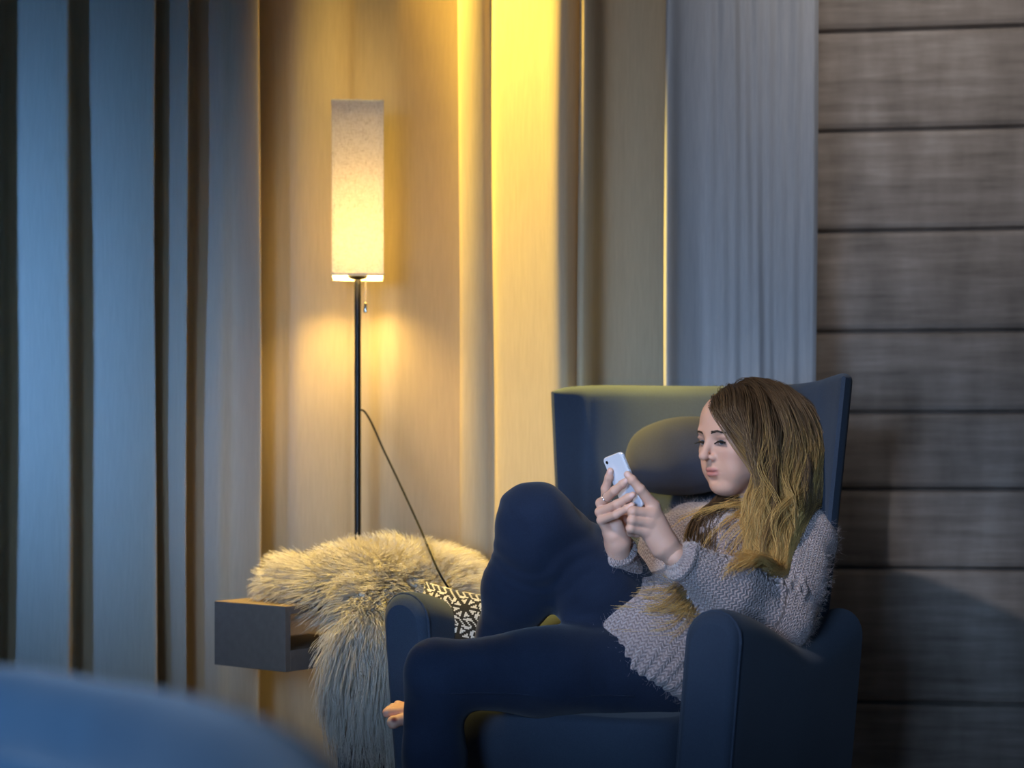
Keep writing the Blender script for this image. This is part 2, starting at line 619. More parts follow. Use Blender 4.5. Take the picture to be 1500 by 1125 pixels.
def surface_nets(f, lo, h):
    s = f < 0
    c = np.zeros(tuple(n - 1 for n in f.shape), np.int8)
    for dx in (0, 1):
        for dy in (0, 1):
            for dz in (0, 1):
                c += s[dx:f.shape[0] - 1 + dx, dy:f.shape[1] - 1 + dy, dz:f.shape[2] - 1 + dz]
    cells = np.argwhere((c > 0) & (c < 8))
    idx = np.full(c.shape, -1, np.int64)
    idx[tuple(cells.T)] = np.arange(len(cells))
    corner = np.array([[x, y, z] for x in (0, 1) for y in (0, 1) for z in (0, 1)])
    val = np.stack([f[tuple((cells + o).T)] for o in corner], 1)
    acc = np.zeros((len(cells), 3))
    cnt = np.zeros(len(cells))
    for i in range(8):
        for j in range(i + 1, 8):
            if np.abs(corner[i] - corner[j]).sum() != 1:
                continue
            a, b = val[:, i], val[:, j]
            m = (a < 0) != (b < 0)
            t = np.where(m, a / np.where(m, a - b, 1), 0)
            p = corner[i] + t[:, None] * (corner[j] - corner[i])
            acc += np.where(m[:, None], p, 0)
            cnt += m
    v = lo + (cells + acc / cnt[:, None]) * h
    quads = []
    for ax in range(3):
        u, w = (ax + 1) % 3, (ax + 2) % 3
        sl0 = [slice(1, -1)] * 3
        sl1 = [slice(1, -1)] * 3
        sl0[ax] = slice(0, -1)
        sl1[ax] = slice(1, None)
        A, Bb = s[tuple(sl0)], s[tuple(sl1)]
        e = np.argwhere(A != Bb)
        inside = A[tuple(e.T)]
        base = e + np.array([0 if i == ax else 1 for i in range(3)])

        def cell(du, dw):
            q = base.copy()
            q[:, u] -= du
            q[:, w] -= dw
            return idx[tuple(q.T)]
        q = np.stack([cell(1, 1), cell(0, 1), cell(0, 0), cell(1, 0)], 1)
        q[~inside] = q[~inside][:, ::-1]
        quads.append(q)
    q = np.concatenate(quads)
    return v, q[(q >= 0).all(1)]


def smooth_pass(v, q, it=1, lam=0.5):
    e = np.concatenate([q[:, [0, 1]], q[:, [1, 2]], q[:, [2, 3]], q[:, [3, 0]]])
    e = np.concatenate([e, e[:, ::-1]])
    for _ in range(it):
        s = np.zeros_like(v)
        n = np.bincount(e[:, 0], minlength=len(v))
        for k in range(3):
            s[:, k] = np.bincount(e[:, 0], weights=v[e[:, 1], k], minlength=len(v))
        v = v + lam * (s / np.maximum(n, 1)[:, None] - v)
    return v


def tubes_np(C, r0, r1, shade=None):
    """C (N, S, 3) strands -> one mesh of thin three-sided tubes; returns v, faces, per-point shade"""
    Nn, S, _ = C.shape
    T = norm(np.gradient(C, axis=1))
    ref = norm(rng.normal(size=(Nn, 1, 3)))
    A = norm(np.cross(T, ref))
    B = np.cross(T, A)
    t = np.linspace(0, 1, S)[None, :, None]
    r = r0 + (r1 - r0) * t**1.5
    V = np.stack([C + r * (math.cos(a) * A + math.sin(a) * B) for a in (0, 2.094, 4.189)], 2)   # N,S,3,3
    base = (np.arange(Nn)[:, None] * S + np.arange(S - 1)[None]) * 3
    q = []
    for k in range(3):
        k2 = (k + 1) % 3
        q.append(np.stack([base + k, base + k2, base + 3 + k2, base + 3 + k], -1).reshape(-1, 4))
    sh = None
    if shade is not None:
        sh = np.repeat(shade.reshape(-1), 3)
    return V.reshape(-1, 3), np.concatenate(q), sh


def surf_sample(v, q, n):
    a, b, c, d = (v[q[:, i]] for i in range(4))
    nn = np.cross(c - a, d - b)
    ar = np.linalg.norm(nn, axis=1)
    f = rng.choice(len(q), n, p=ar / ar.sum())
    u, w = rng.random((n, 1)), rng.random((n, 1))
    p = a[f] * (1 - u) * (1 - w) + b[f] * u * (1 - w) + c[f] * u * w + d[f] * (1 - u) * w
    return p, norm(nn[f])


def wob(p, f=1.0, seed=0):
    """smooth vector noise from summed sines"""
    r = np.random.default_rng(seed)
    out = np.zeros_like(p)
    for k in range(5):
        w = r.normal(size=(3, 3)) * f * (1 + 0.5 * k)
        out += np.sin(p @ w + r.random(3) * 6.28) / (1 + 0.4 * k)
    return out / 2.5


# ------------------------------------------------------------------ the room
WY = lambda x: 4.56 - 0.14 * (x - 0.8)          # the board wall, turned a little towards the window side
joints = [-0.05, 0.14, 0.335] + [ZC + (660 - y) / F * 4.53 for y in (833, 717, 604, 485, 337, 189, 42, -105, -252, -399, -546)] + [3.42]
prof = []
x0, x1 = -2.6, 2.25
wall = Mesh()
for za, zb_ in zip(joints[:-1], joints[1:]):
    prof += [(0.022, za + 0.0005), (0.004, za + 0.007), (0.0, za + 0.018), (-0.005, (za + zb_) / 2), (0.0, zb_ - 0.018), (0.004, zb_ - 0.007), (0.022, zb_ - 0.0005)]
prof = [(dy, min(max(zz, -0.05), CEIL + 0.06)) for dy, zz in prof]
loop = prof + [(0.12, CEIL + 0.06), (0.12, -0.05)]
wall.rings([[(x, WY(x) + dy, zz) for dy, zz in loop] for x in (x0, x1)])
struct(wall.build('wall_back', M['wood'], smooth=False))
m = Mesh(); m.box((-2.6, -0.6, -0.06), (2.3, 5.1, 0.0)); struct(m.build('floor', M['floor'], smooth=False))
m = Mesh(); m.box((-2.6, -0.6, CEIL), (2.3, 5.1, CEIL + 0.06)); struct(m.build('ceiling', M['plaster'], smooth=False))
m = Mesh(); m.box((2.2, -0.6, 0), (2.3, 4.5, CEIL)); struct(m.build('wall_right', M['plaster'], smooth=False))
m = Mesh()
wy0, wy1, wz0, wz1 = 0.7, 2.5, 1.1, 2.4
m.box((-2.4, -0.6, 0), (-2.3, wy0, CEIL)); m.box((-2.4, wy1, 0), (-2.3, 5.0, CEIL))
m.box((-2.4, wy0, 0), (-2.3, wy1, wz0)); m.box((-2.4, wy0, wz1), (-2.3, wy1, CEIL))
struct(m.build('wall_left', M['plaster'], smooth=False))
wf = Mesh()
for a, b in (((-2.39, wy0, wz0), (-2.31, wy0 + 0.05, wz1)), ((-2.39, wy1 - 0.05, wz0), (-2.31, wy1, wz1)), ((-2.39, wy0, wz0), (-2.31, wy1, wz0 + 0.05)),
             ((-2.39, wy0, wz1 - 0.05), (-2.31, wy1, wz1)), ((-2.37, 1.58, wz0), (-2.33, 1.62, wz1))):
    wf.box(a, b)
w1 = struct(wf.build('window_1', M['frame'], smooth=False))
m = Mesh(); m.box((-2.352, wy0 + 0.04, wz0 + 0.04), (-2.348, wy1 - 0.04, wz1 - 0.04)); struct(m.build('window_pane', M['glass'], w1, smooth=False))


# ceiling fittings made up for the added fill spots
for k, ((sx_, sy_), tg_, pw_, cl_, an_) in enumerate(SPOTS):
    dl = thing('fill_spot_fitting', (sx_, sy_, CEIL), ('fitting for an added spot on the yellow drape fold', 'fitting for an added spot on the woman',
               'fitting for an added spot on the board wall', 'fitting for an added spot on the sheepskin and drape')[k], 'ceiling light')
    m = Mesh(); m.rings([[(sx_ + r_ * math.cos(t), sy_ + r_ * math.sin(t), z_) for t in np.linspace(0, 2 * np.pi, 32, endpoint=False)]
                         for r_, z_ in ((0.055, CEIL), (0.052, CEIL - 0.008), (0.042, CEIL - 0.010), (0.038, CEIL))], cap=False)
    m.build('trim_ring', M['chrome'], dl)


# ------------------------------------------------------------------ curtains
def curtain(name, plan, mat, label, seed, n=420, drift=0.0, top=3.28):
    """plan: (column, depth) of the folds at floor plan; hangs from the ceiling to the floor"""
    pl = np.array([[(px - 750) / F * d, d] for px, d in plan])
    c = spline(pl, n)
    zs = np.linspace(0.015, top, 44)
    r = np.random.default_rng(seed)
    ph = r.random(4) * 6.28
    rows = []
    s = np.linspace(0, 1, n)
    for zz in zs:
        g = c.copy()
        lo = (1 - zz / 2.6)
        g[:, 0] += 0.004 * np.sin(zz * 2.3 + s * 9 + ph[0]) + drift * lo
        g[:, 1] += 0.005 * np.sin(zz * 1.7 + s * 14 + ph[1]) + 0.003 * np.sin(zz * 5 + s * 31 + ph[2])
        rows.append(np.column_stack([g, np.full(n, zz)]))
    V = np.array(rows)
    k = len(zs)
    i, j = np.meshgrid(np.arange(k - 1), np.arange(n - 1), indexing='ij')
    q = np.stack([i * n + j, i * n + j + 1, (i + 1) * n + j + 1, (i + 1) * n + j], -1).reshape(-1, 4)
    o = mesh_np(name, V.reshape(-1, 3), q, mat)
    return tag(o, label, 'curtain', None)


def soft(plan):
    return [(a, 4.31 + (b - 4.25) * 0.62) for a, b in plan]


def sh(plan, dy=0.06):
    return [(a, b + dy) for a, b in plan]


curtain('curtain', soft([(-190, 4.36), (-170, 4.22), (-120, 4.16), (-90, 4.20), (-95, 4.30), (-75, 4.33), (-30, 4.22), (-6, 4.18), (-9, 4.28), (8, 4.34), (60, 4.22), (95, 4.17),
                       (104, 4.20), (100, 4.28), (118, 4.33), (165, 4.25), (205, 4.19), (226, 4.165), (228, 4.19), (224, 4.27), (226, 4.315), (240, 4.29), (258, 4.225), (273, 4.19),
                       (275, 4.205), (272, 4.27), (270, 4.32), (282, 4.335), (305, 4.29), (322, 4.262), (340, 4.268), (356, 4.235), (374, 4.18), (380, 4.175), (380, 4.20), (376, 4.27),
                       (372, 4.34)]), M['drape'], 'beige drape in broad folds beside the floating grey table, blue in the dusk', 1, n=700)
curtain('curtain', sh([(372, 4.36), (392, 4.345), (415, 4.325), (440, 4.298), (480, 4.288), (506, 4.292), (518, 4.299), (532, 4.299), (545, 4.295), (575, 4.292), (596, 4.302), (630, 4.325), (665, 4.345),
                       (690, 4.35), (692, 4.31), (680, 4.255), (672, 4.215), (674, 4.195), (690, 4.185), (708, 4.186), (718, 4.194), (722, 4.192), (730, 4.172), (760, 4.145), (790, 4.12),
                       (815, 4.10), (830, 4.10), (838, 4.112), (846, 4.135), (852, 4.17), (856, 4.21), (853, 4.20), (849, 4.17), (847, 4.135), (848, 4.115), (856, 4.11), (868, 4.14),
                       (885, 4.21), (910, 4.23), (940, 4.235), (962, 4.24), (978, 4.25), (990, 4.29)]), M['drape'],
        'beige drape glowing yellow behind the floor lamp', 2, n=900)
pts = [(1000, 4.27), (992, 4.22), (982, 4.16), (977, 4.12), (979, 4.10), (986, 4.10), (1000, 4.13), (1020, 4.15)]
for k in range(9):
    a = 1032 + k * 18
    pts += [(a, 4.158 + 0.003 * math.sin(k * 2.4)), (a + 9, 4.153 + 0.003 * math.sin(k * 2.4 + 1.1))]
pts += [(1192, 4.15), (1198, 4.16)]
curtain('curtain', sh(pts), M['grey_drape'], 'pale grey curtain with fine pleats next to the board wall', 3, n=500, drift=-0.008)


# ------------------------------------------------------------------ floor lamp
LD = 4.20
lx = (524 - 750) / F * LD
lamp = thing('floor_lamp', (lx, LD, 0), 'lit column floor lamp with square linen shade on thin black pole', 'lamp')
zt, zb = ZC + (660 - 155) / F * LD, ZC + (660 - 402) / F * (LD - 0.06)
hw = 0.0605
m = Mesh()
R = []
for (a, zz) in ((hw, zb), (hw, zt), (hw - 0.0025, zt), (hw - 0.0025, zb)):
    ring = []
    for sx, sy in ((-1, -1), (1, -1), (1, 1), (-1, 1)):
        ring.append((lx + sx * a, LD + sy * a, zz))
    R.append(ring)
# walls cut into rows so the cloth can wobble a hair
m.rings(R, closed=True)
m.build('lamp_shade', M['shade'], lamp, smooth=False)
for zz, nm in ((zb, 'shade_trim'), (zt, 'shade_trim')):
    t = Mesh()
    for a, b in (((-hw - .001, -hw - .001), (hw + .001, -hw + .0015)), ((-hw - .001, hw - .0015), (hw + .001, hw + .001)),
                 ((-hw - .001, -hw - .001), (-hw + .0015, hw + .001)), ((hw - .0015, -hw - .001), (hw + .001, hw + .001))):
        t.box((lx + a[0], LD + a[1], zz - 0.003), (lx + b[0], LD + b[1], zz + 0.003))
    t.build(nm, M['shade'], lamp, smooth=False)
m = Mesh(); m.tube([(lx, LD, 0.02), (lx, LD, 0.7), (lx, LD, zb)], 0.0078, 14); m.build('pole', M['black_metal'], lamp)
m = Mesh(); m.lathe([(0.0, 0.0), (0.012, 0.002), (0.023, 0.006), (0.024, 0.010), (0.020, 0.014), (0.012, 0.016), (0.012, 0.05), (0.0, 0.052)], (lx, LD, zb - 0.008)); m.build('bulb_socket', M['black_metal'], lamp)
m = Mesh()
for dx, dy in ((1, 0), (-1, 0), (0, 1), (0, -1)):
    m.tube([(lx, LD, zb + 0.012), (lx + dx * (hw - .002), LD + dy * (hw - .002), zb + 0.012)], 0.0016, 6)
m.build('shade_bracket', M['black_metal'], lamp)
m = Mesh()
bz = zb + 0.032
m.lathe([(0.0, 0.0), (0.013, 0.002), (0.015, 0.015), (0.024, 0.035), (0.028, 0.052), (0.025, 0.070), (0.014, 0.082), (0.0, 0.086)], (lx, LD, bz)); m.build('bulb', M['bulb'], lamp)
m = Mesh(); m.lathe([(0.0, 0.0), (0.125, 0.0), (0.128, 0.004), (0.128, 0.014), (0.122, 0.019), (0.02, 0.022), (0.012, 0.03), (0, 0.03)], (lx, LD, 0.0), 48); m.build('lamp_base', M['black_metal'], lamp)
m = Mesh()
cx, cy = lx + 0.019, LD - 0.004
for k in range(15):
    z = zb - 0.006 - k * 0.0038
    m.lathe([(0, -0.0016), (0.0013, -0.001), (0.0017, 0), (0.0013, 0.001), (0, 0.0016)], (cx, cy, z), 8)
m.tube([(cx, cy, zb + 0.0), (cx, cy, zb - 0.062)], 0.0006, 5)
m.build('pull_chain', M['chrome'], lamp)
m = Mesh(); m.lathe([(0, -0.024), (0.0042, -0.024), (0.0046, -0.022), (0.0046, -0.002), (0.003, 0.0), (0, 0.001)], (cx, cy, zb - 0.061), 14); m.build('pull_weight', M['chrome'], lamp)
m = Mesh()
cord = spline([P(526, 600, LD), P(534, 603, LD - .02), P(545, 621, LD - .03), P(560, 655, LD - .05), P(580, 697, LD - .09), P(600, 740, LD - .14), P(618, 780, LD - .20), P(640, 832, 3.84),
               P(656, 860, 3.84), P(672, 880, 3.86), P(700, 915, 3.92), P(715, 1000, 3.96), P(720, 1150, 4.0), P(722, 1290, 4.05)], 90)
cord[-1][2] = 0.006
m.tube(cord, 0.0024, 8)
m.build('power_cord', M['cable'], lamp)


# the square shade stands turned towards the chair side of the room
TURN = math.atan2(-lx, LD)
for ch in lamp.children:
    if ch.name.split('.')[0] in ('lamp_shade', 'shade_trim', 'shade_bracket'):
        ch.data.transform(Matrix.Translation((lx, LD, 0)) @ Matrix.Rotation(TURN, 4, 'Z') @ Matrix.Translation((-lx, -LD, 0)))

# ------------------------------------------------------------------ side table under the sheepskin
c0 = P(418, 888, 3.85)[:2]
c1 = P(314, 880, 3.99)[:2]
ax = np.append(norm(c1 - c0), 0)               # along the closed face, to its far end
ay = np.array([-ax[1], ax[0], 0.0])
if ay[1] < 0:
    ay = -ay
ZT, ZB = 0.642, 0.499
fr = (np.array([c0[0], c0[1], 0]), ax, ay)
L, D = np.linalg.norm(c1 - c0), 0.30
tab = thing('side_table', (c0[0] + 0.1, c0[1] + 0.15, 0), 'dark grey box side table, open at its end, half under a fur', 'table')
m = Mesh(); m.box((0, 0.016, ZT - 0.018), (L, D, ZT), fr); m.build('table_top', M['table'], tab, False, 0.001)
m = Mesh(); m.box((0.0, 0.016, ZB), (L, D, ZB + 0.046), fr); m.build('bottom_board', M['table'], tab, False, 0.001)
m = Mesh(); m.box((0, 0, ZB), (L, 0.016, ZT), fr); m.build('side_panel', M['table'], tab, False, 0.001)
m = Mesh(); m.box((0, D - 0.016, ZB + 0.046), (0.016, D, ZT - 0.018), fr); m.build('post', M['table'], tab, False, 0.001)
px0, px1 = (493 - 750) / F * 3.96, (690 - 750) / F * 3.96
m = Mesh(); m.box((px0, 3.97, 0.0), (px1, 4.15, ZT)); m.build('pedestal', M['dark_wood'], tab, False, 0.004)

# ------------------------------------------------------------------ sheepskin
fs = Sdf()
fs.ell(P(592, 862, 4.0), (0.135, 0.105, 0.066), k=0.05)
fs.ell(P(545, 858, 3.98), (0.10, 0.095, 0.058), k=0.05)
fs.ell(P(648, 876, 3.97), (0.06, 0.09, 0.05), k=0.05)
fs.ell(P(446, 852, 4.03), (0.060, 0.070, 0.030), k=0.05)
fs.ell(P(495, 862, 3.98), (0.06, 0.07, 0.034), k=0.05)
dr = [P(528, 884, 3.87), P(528, 930, 3.84), P(538, 975, 3.842), P(552, 1000, 3.85)]
fs.chain([p + np.array([0.012, 0, 0]) for p in dr], [0.034, 0.028, 0.020, 0.009], k=0.03)
fs.chain([p + np.array([0.05, 0.02, 0.0]) for p in dr], [0.036, 0.028, 0.018, 0.009], k=0.03)
fv, fq = fs.mesh(P(380, 760, 4.0) - [0, .3, .62], P(720, 760, 4.0) + [0, .22, .05], 0.008)
skin_throw = thing('sheepskin_throw', tuple(P(560, 880, 3.95)), 'long haired cream sheepskin thrown over the small grey table', 'throw')
mesh_np('hide', fv, fq, M['hide'], skin_throw)
n = 17000
p, nn = surf_sample(fv, fq, n)
pz, nz = surf_sample(fv, fq, 16000)
low = pz[:, 2] < ZT - 0.02
p, nn = np.concatenate([p, pz[low]]), np.concatenate([nn, nz[low]])
keep = nn[:, 2] > -0.75
p, nn = p[keep], nn[keep]
n = len(p)
hang = np.clip((ZT + 0.0 - p[:, 2]) / 0.05, 0, 1) * np.clip((3.93 - p[:, 1]) / 0.05, 0, 1)
Lh = (0.060 + 0.022 * rng.random(n)) * (1 - hang) + (0.13 + 0.05 * rng.random(n)) * hang
S = 9
w1 = wob(p, 22, 1)
w2 = wob(p, 70, 2)
out = p - P(575, 880, 3.98)
out[:, 2] *= 0.2
d0 = norm(nn * (0.75 - 0.3 * hang)[:, None] + norm(out) * (0.65 * (1 - hang))[:, None] + w1 * 0.42 * (1 - 0.6 * hang)[:, None] + w2 * 0.22 + rng.normal(size=(n, 3)) * 0.13 + np.array([0, 0, 0.05]))
s = np.linspace(0, 1, S)[None, :, None]
C = p[:, None] + d0[:, None] * (Lh[:, None, None] * s * (1 - 0.55 * hang[:, None, None] * s))
C[:, :, 2] -= ((0.018 + 0.0 * hang)[:, None] + (hang * Lh * 0.85)[:, None]) * s[:, :, 0] ** 1.6
ph = (p[:, 2] * 60 + p[:, 0] * 45)
C[:, :, 0] += 0.006 * np.sin(s[:, :, 0] * 9 + ph[:, None]) * s[:, :, 0]
C[:, :, 1] += 0.005 * np.cos(s[:, :, 0] * 8 + ph[:, None] * 1.3) * s[:, :, 0]
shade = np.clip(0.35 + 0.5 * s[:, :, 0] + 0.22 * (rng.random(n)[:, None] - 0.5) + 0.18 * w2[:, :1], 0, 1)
v, q, shd = tubes_np(C, 0.00085, 0.0003, shade)
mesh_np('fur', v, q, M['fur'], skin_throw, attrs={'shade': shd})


# ------------------------------------------------------------------ upholstery lofts
def stadium(n=28, e=2.6):
    a = np.linspace(0, 2 * np.pi, n, endpoint=False)
    c, s = np.cos(a), np.sin(a)
    return np.sign(c) * np.abs(c) ** (2 / e), np.sign(s) * np.abs(s) ** (2 / e)


def loft_ring(B, T, n, th, e=3.2, m=40, round_top=None):
    """closed ring around the line B->T, thickness th across n; rounded ends of radius ~th/2"""
    B, T, n = np.asarray(B, float), np.asarray(T, float), norm(n)
    ax_ = T - B
    H = np.linalg.norm(ax_)
    ax_ = ax_ / H
    r = th / 2
    pts = []
    k = m // 4
    for i in range(k):
        a = -math.pi / 2 + math.pi * i / (k - 1)
        pts.append((r * math.sin(a) * -1, H - r + r * math.cos(a)))
    # now sides down
    for i in range(1, k):
        pts.append((-r, (H - r) * (1 - i / k) + r * 0.5 * i / k))
    for i in range(k):
        a = -math.pi / 2 + math.pi * i / (k - 1)
        pts.append((r * math.sin(a), 0.3 * r - 0.3 * r * math.cos(a)))
    for i in range(1, k):
        pts.append((r, r * 0.5 * (1 - i / k) + (H - r) * i / k))
    return np.array([B + n * x + ax_ * y for x, y in pts])


def chair_frame(c, yaw):
    U = np.array([math.cos(yaw), -math.sin(yaw), 0])
    Bk = np.array([math.sin(yaw), math.cos(yaw), 0])
    c = np.array([c[0], c[1], 0.0])
    return lambda u, b, z: c + U * u + Bk * b + np.array([0, 0, z]), U, Bk


CC, YAW = (0.085, 3.50), math.radians(34)
Q, U, Bk = chair_frame(CC, YAW)
chair = thing('wing_armchair', tuple(Q(0, 0.3, 0)), 'slate blue fabric wing armchair the woman is curled up in', 'armchair')


def arm_mesh(side):
    m = Mesh()
    R = []
    th = 0.115
    stations = [(0.016, 0.55), (0.005, 0.80), (0.0, 0.93), (-0.0, 1.0)]
    bs = [-0.030, -0.026, -0.016, 0.0, 0.03, 0.08, 0.15, 0.22, 0.30, 0.38, 0.46, 0.55]
    for i, b in enumerate(bs):
        f = [0.70, 0.86, 0.95, 1.0][i] if i < 4 else 1.0
        top = 0.688 - 0.10 * np.clip(b / 0.30, 0, 1) ** 1.4 + (0.06 * np.clip((b - 0.34) / 0.2, 0, 1))
        dz = (1 - f) * 0.09
        lean = 0.044
        # the front face is narrower at the bottom
        Bp = Q(side * 0.318, b, 0.17 + dz)
        Tp = Q(side * (0.318 + lean), b, top - dz)
        R.append(loft_ring(Bp, Tp, U * side, th * f))
    m.rings(R)
    return m


for s_ in (-1, 1):
    a = arm_mesh(s_).build('armrest', M['chair'], chair)
    a.modifiers.new('soft', 'SUBSURF').levels = 1
    a.modifiers['soft'].render_levels = 1
    pm = Mesh()
    ring = loft_ring(Q(s_ * 0.318, -0.012, 0.19), Q(s_ * 0.362, -0.012, 0.683), U * s_, 0.110)
    pm.tube(ring, 0.0035, 6, closed=True)
    pm.build('piping', M['chair'], a)

# back with its wings
back = Mesh()
#        plan position (u, b) at the top, at the foot, and height of the top edge
path = [(-0.315, 0.48, -0.285, 0.500, 1.116), (-0.306, 0.52, -0.280, 0.51, 1.126), (-0.288, 0.565, -0.268, 0.525, 1.131),
        (-0.245, 0.605, -0.240, 0.53, 1.133), (-0.18, 0.635, -0.18, 0.560, 1.132), (-0.07, 0.650, -0.08, 0.570, 1.129), (0.08, 0.650, 0.08, 0.570, 1.126), (0.20, 0.638, 0.18, 0.560, 1.126),
        (0.285, 0.610, 0.240, 0.548, 1.131), (0.345, 0.570, 0.275, 0.532, 1.140), (0.385, 0.52, 0.292, 0.520, 1.142), (0.402, 0.48, 0.298, 0.512, 1.134)]
pp = spline(path, 61)
tops = np.array([Q(a, b, z) for a, b, _, _, z in pp])
bots = np.array([Q(a, b, 0.30) for _, _, a, b, _ in pp])
tan = norm(np.gradient(tops, axis=0) * [1, 1, 0])
R = []
for i in range(len(pp)):
    nrm = np.cross(tan[i], [0, 0, 1])
    e = min(i, len(pp) - 1 - i)
    th = 0.066 * (0.28 + 0.72 * min(e / 12, 1)) * (1.0 if e > 3 else [0.45, 0.75, 0.9, 0.97][e])
    R.append(loft_ring(bots[i], tops[i], -nrm, th, m=48))
back.rings(R)
bo = back.build('backrest', M['chair'], chair)
bo.modifiers.new('soft', 'SUBSURF').render_levels = 1

# seat frame and seat cushion
def slab(u0, u1, b0, b1, z0, z1, bow=0.0, crown=0.0, e=5.0, n=36, k=11, sag=None):
    m = Mesh()
    R = []
    for i in range(k):
        a = -math.pi / 2 + math.pi * i / (k - 1)
        f = max(abs(math.cos(a)), 0.0) ** 0.35
        zz = (z0 + z1) / 2 + (z1 - z0) / 2 * math.sin(a)
        ins = (1 - f) * 0.03
        ring = []
        x, y = stadium(n * 2, e * 1.6)
        for cu, cb in zip(x, y):
            u = (u0 + u1) / 2 + cu * ((u1 - u0) / 2 - ins)
            b = (b0 + b1) / 2 + cb * ((b1 - b0) / 2 - ins)
            if cb < 0:
                b -= bow * (-cb) * (1 - (2 * (u - (u0 + u1) / 2) / (u1 - u0)) ** 2)
            ring.append(Q(u, b, zz))
        R.append(ring)
    m.rings(R)
    return m


slab(-0.30, 0.30, 0.0, 0.56, 0.16, 0.345, 0.03).build('seat_frame', M['chair'], chair)
slab(-0.268, 0.268, -0.015, 0.545, 0.33, 0.468, 0.045).build('seat_cushion', M['chair'], chair)
for u, b in ((-0.30, 0.04), (0.30, 0.04), (-0.26, 0.50), (0.26, 0.50)):
    m = Mesh(); m.tube([Q(u * 1.06, b - 0.02, 0.0), Q(u, b, 0.18)], [0.014, 0.022], 12); m.build('leg', M['dark_wood'], chair)


# ------------------------------------------------------------------ pillows
def pillow_pts(w, h, t, n=40, pinch=0.10):
    u = np.linspace(-1, 1, n)
    X, Y = np.meshgrid(u, u, indexing='ij')
    prof = ((1 - np.abs(X) ** 2.6) * (1 - np.abs(Y) ** 2.6)) ** 0.55
    x = X * (1 - pinch * (1 - Y**2) * np.abs(X) ** 3) * w / 2
    y = Y * (1 - pinch * (1 - X**2) * np.abs(Y) ** 3) * h / 2
    return x, y, prof * t / 2, n


def pillow(name, c, ex, ey, w, h, t, mat, parent=None, n=40, pinch=0.1, fm=None, rnd=0.0):
    x, y, z_, n = pillow_pts(w, h, t, n, pinch)
    if rnd:                                     # round the outline
        X, Y = x / (w / 2), y / (h / 2)
        r = np.sqrt(np.clip(1 - Y**2 / 2, 0, 1))
        r2 = np.sqrt(np.clip(1 - X**2 / 2, 0, 1))
        x = x * ((1 - rnd) + rnd * r)
        y = y * ((1 - rnd) + rnd * r2)
    ex, ey = norm(ex), np.asarray(ey, float)
    ey = norm(ey - ex * np.dot(ex, ey))
    ez = np.cross(ex, ey)
    wr = 0.006 * np.sin(x * 40 + y * 25) * (z_ / (t / 2)) if fm is None else 0
    V = [np.asarray(c) + x[..., None] * ex + y[..., None] * ey + (sg * z_ + wr * (sg > 0))[..., None] * ez for sg in (1, -1)]
    i, j = np.meshgrid(np.arange(n - 1), np.arange(n - 1), indexing='ij')
    q = np.stack([i * n + j, (i + 1) * n + j, (i + 1) * n + j + 1, i * n + j + 1], -1).reshape(-1, 4)
    q2 = q[:, ::-1] + n * n
    V = np.concatenate([V[0].reshape(-1, 3), V[1].reshape(-1, 3)])
    # weld the rims
    rim = np.array([a * n + b for a in range(n) for b in range(n) if a in (0, n - 1) or b in (0, n - 1)])
    remap = np.arange(2 * n * n)
    remap[rim + n * n] = rim
    q2 = remap[q2]
    return mesh_np(name, V, [np.concatenate([q, q2])], mat, parent, face_mat=None if fm is None else np.concatenate([fm.ravel(), fm.ravel()]))


pil = pillow('cushion', P(1002, 668, 3.93), U * 0.95 + np.array([0, 0, 0.05]), np.array([0.20, 0.25, 0.9]), 0.30, 0.185, 0.13, M['pillow'], n=36, pinch=0.04, rnd=0.85)
tag(pil, 'soft grey neck pillow leaning on the chair back behind the head', 'pillow')

# knitted cushion, one quad to a stitch
G = 64
ii, jj = np.meshgrid(np.arange(G - 1), np.arange(G - 1), indexing='ij')
A_ = np.abs((ii % 22) - 10.5)
B_ = np.abs(((jj + 6) % 22) - 10.5)
mx, mn = np.maximum(A_, B_), np.minimum(A_, B_)
rays = ((mx - mn < 1.2) | (mn < 0.6)) & (mx < 8.6)
ring_ = (np.abs(mx + 0.45 * mn - 8.0) < 0.75) & (mn > 0.6) & (mx - mn > 1.2)
edge_ = (mx > 9.2) & ((ii + jj) % 4 < 3)
fm = (rays | ring_ | edge_).astype(int)
kc = pillow('knitted_cushion', P(681, 928, 3.765), norm(np.array([0.80, -0.42, -0.12])), np.array([-0.15, 0.35, 1.0]), 0.25, 0.185, 0.085, [M['knit_white'], M['knit_black']], n=G, pinch=0.06, fm=fm)
tag(kc, 'black and white snowflake knitted cushion tucked inside the chair arm', 'cushion')

# ------------------------------------------------------------------ blurred tub chair near the camera
tub = thing('tub_chair', (-0.75, 1.15, 0), 'out of focus blue rounded chair back with a padded rim', 'armchair')
rim = spline([(-1.35, 0.9), (-1.32, 1.30), (-1.12, 1.62), (-0.80, 1.78), (-0.52, 1.73), (-0.37, 1.60), (-0.285, 1.49), (-0.222, 1.37), (-0.160, 1.22), (-0.120, 1.08), (-0.10, 0.92), (-0.10, 0.80)], 60)
zr = 0.738 - 0.012 * np.clip((rim[:, 1] - 1.3) / 0.3, 0, 1)
tn = norm(np.gradient(rim, axis=0))
rn = np.column_stack([-tn[:, 1], tn[:, 0], np.zeros(len(rim))])
m = Mesh(); m.tube(np.column_stack([rim, zr]), 0.046, 20); m.build('padded_rim', M['tub'], tub)
m = Mesh()
m.rings([loft_ring(np.append(rim[i] + 0.04 * rn[i][:2] * -1, 0.12), np.append(rim[i], zr[i] - 0.010), rn[i], 0.062, m=40) for i in range(len(rim))])
m.build('backrest', M['tub'], tub)
sav = Q
Q = lambda u, b, z: np.array([-0.72 + u, 1.15 + b, z])
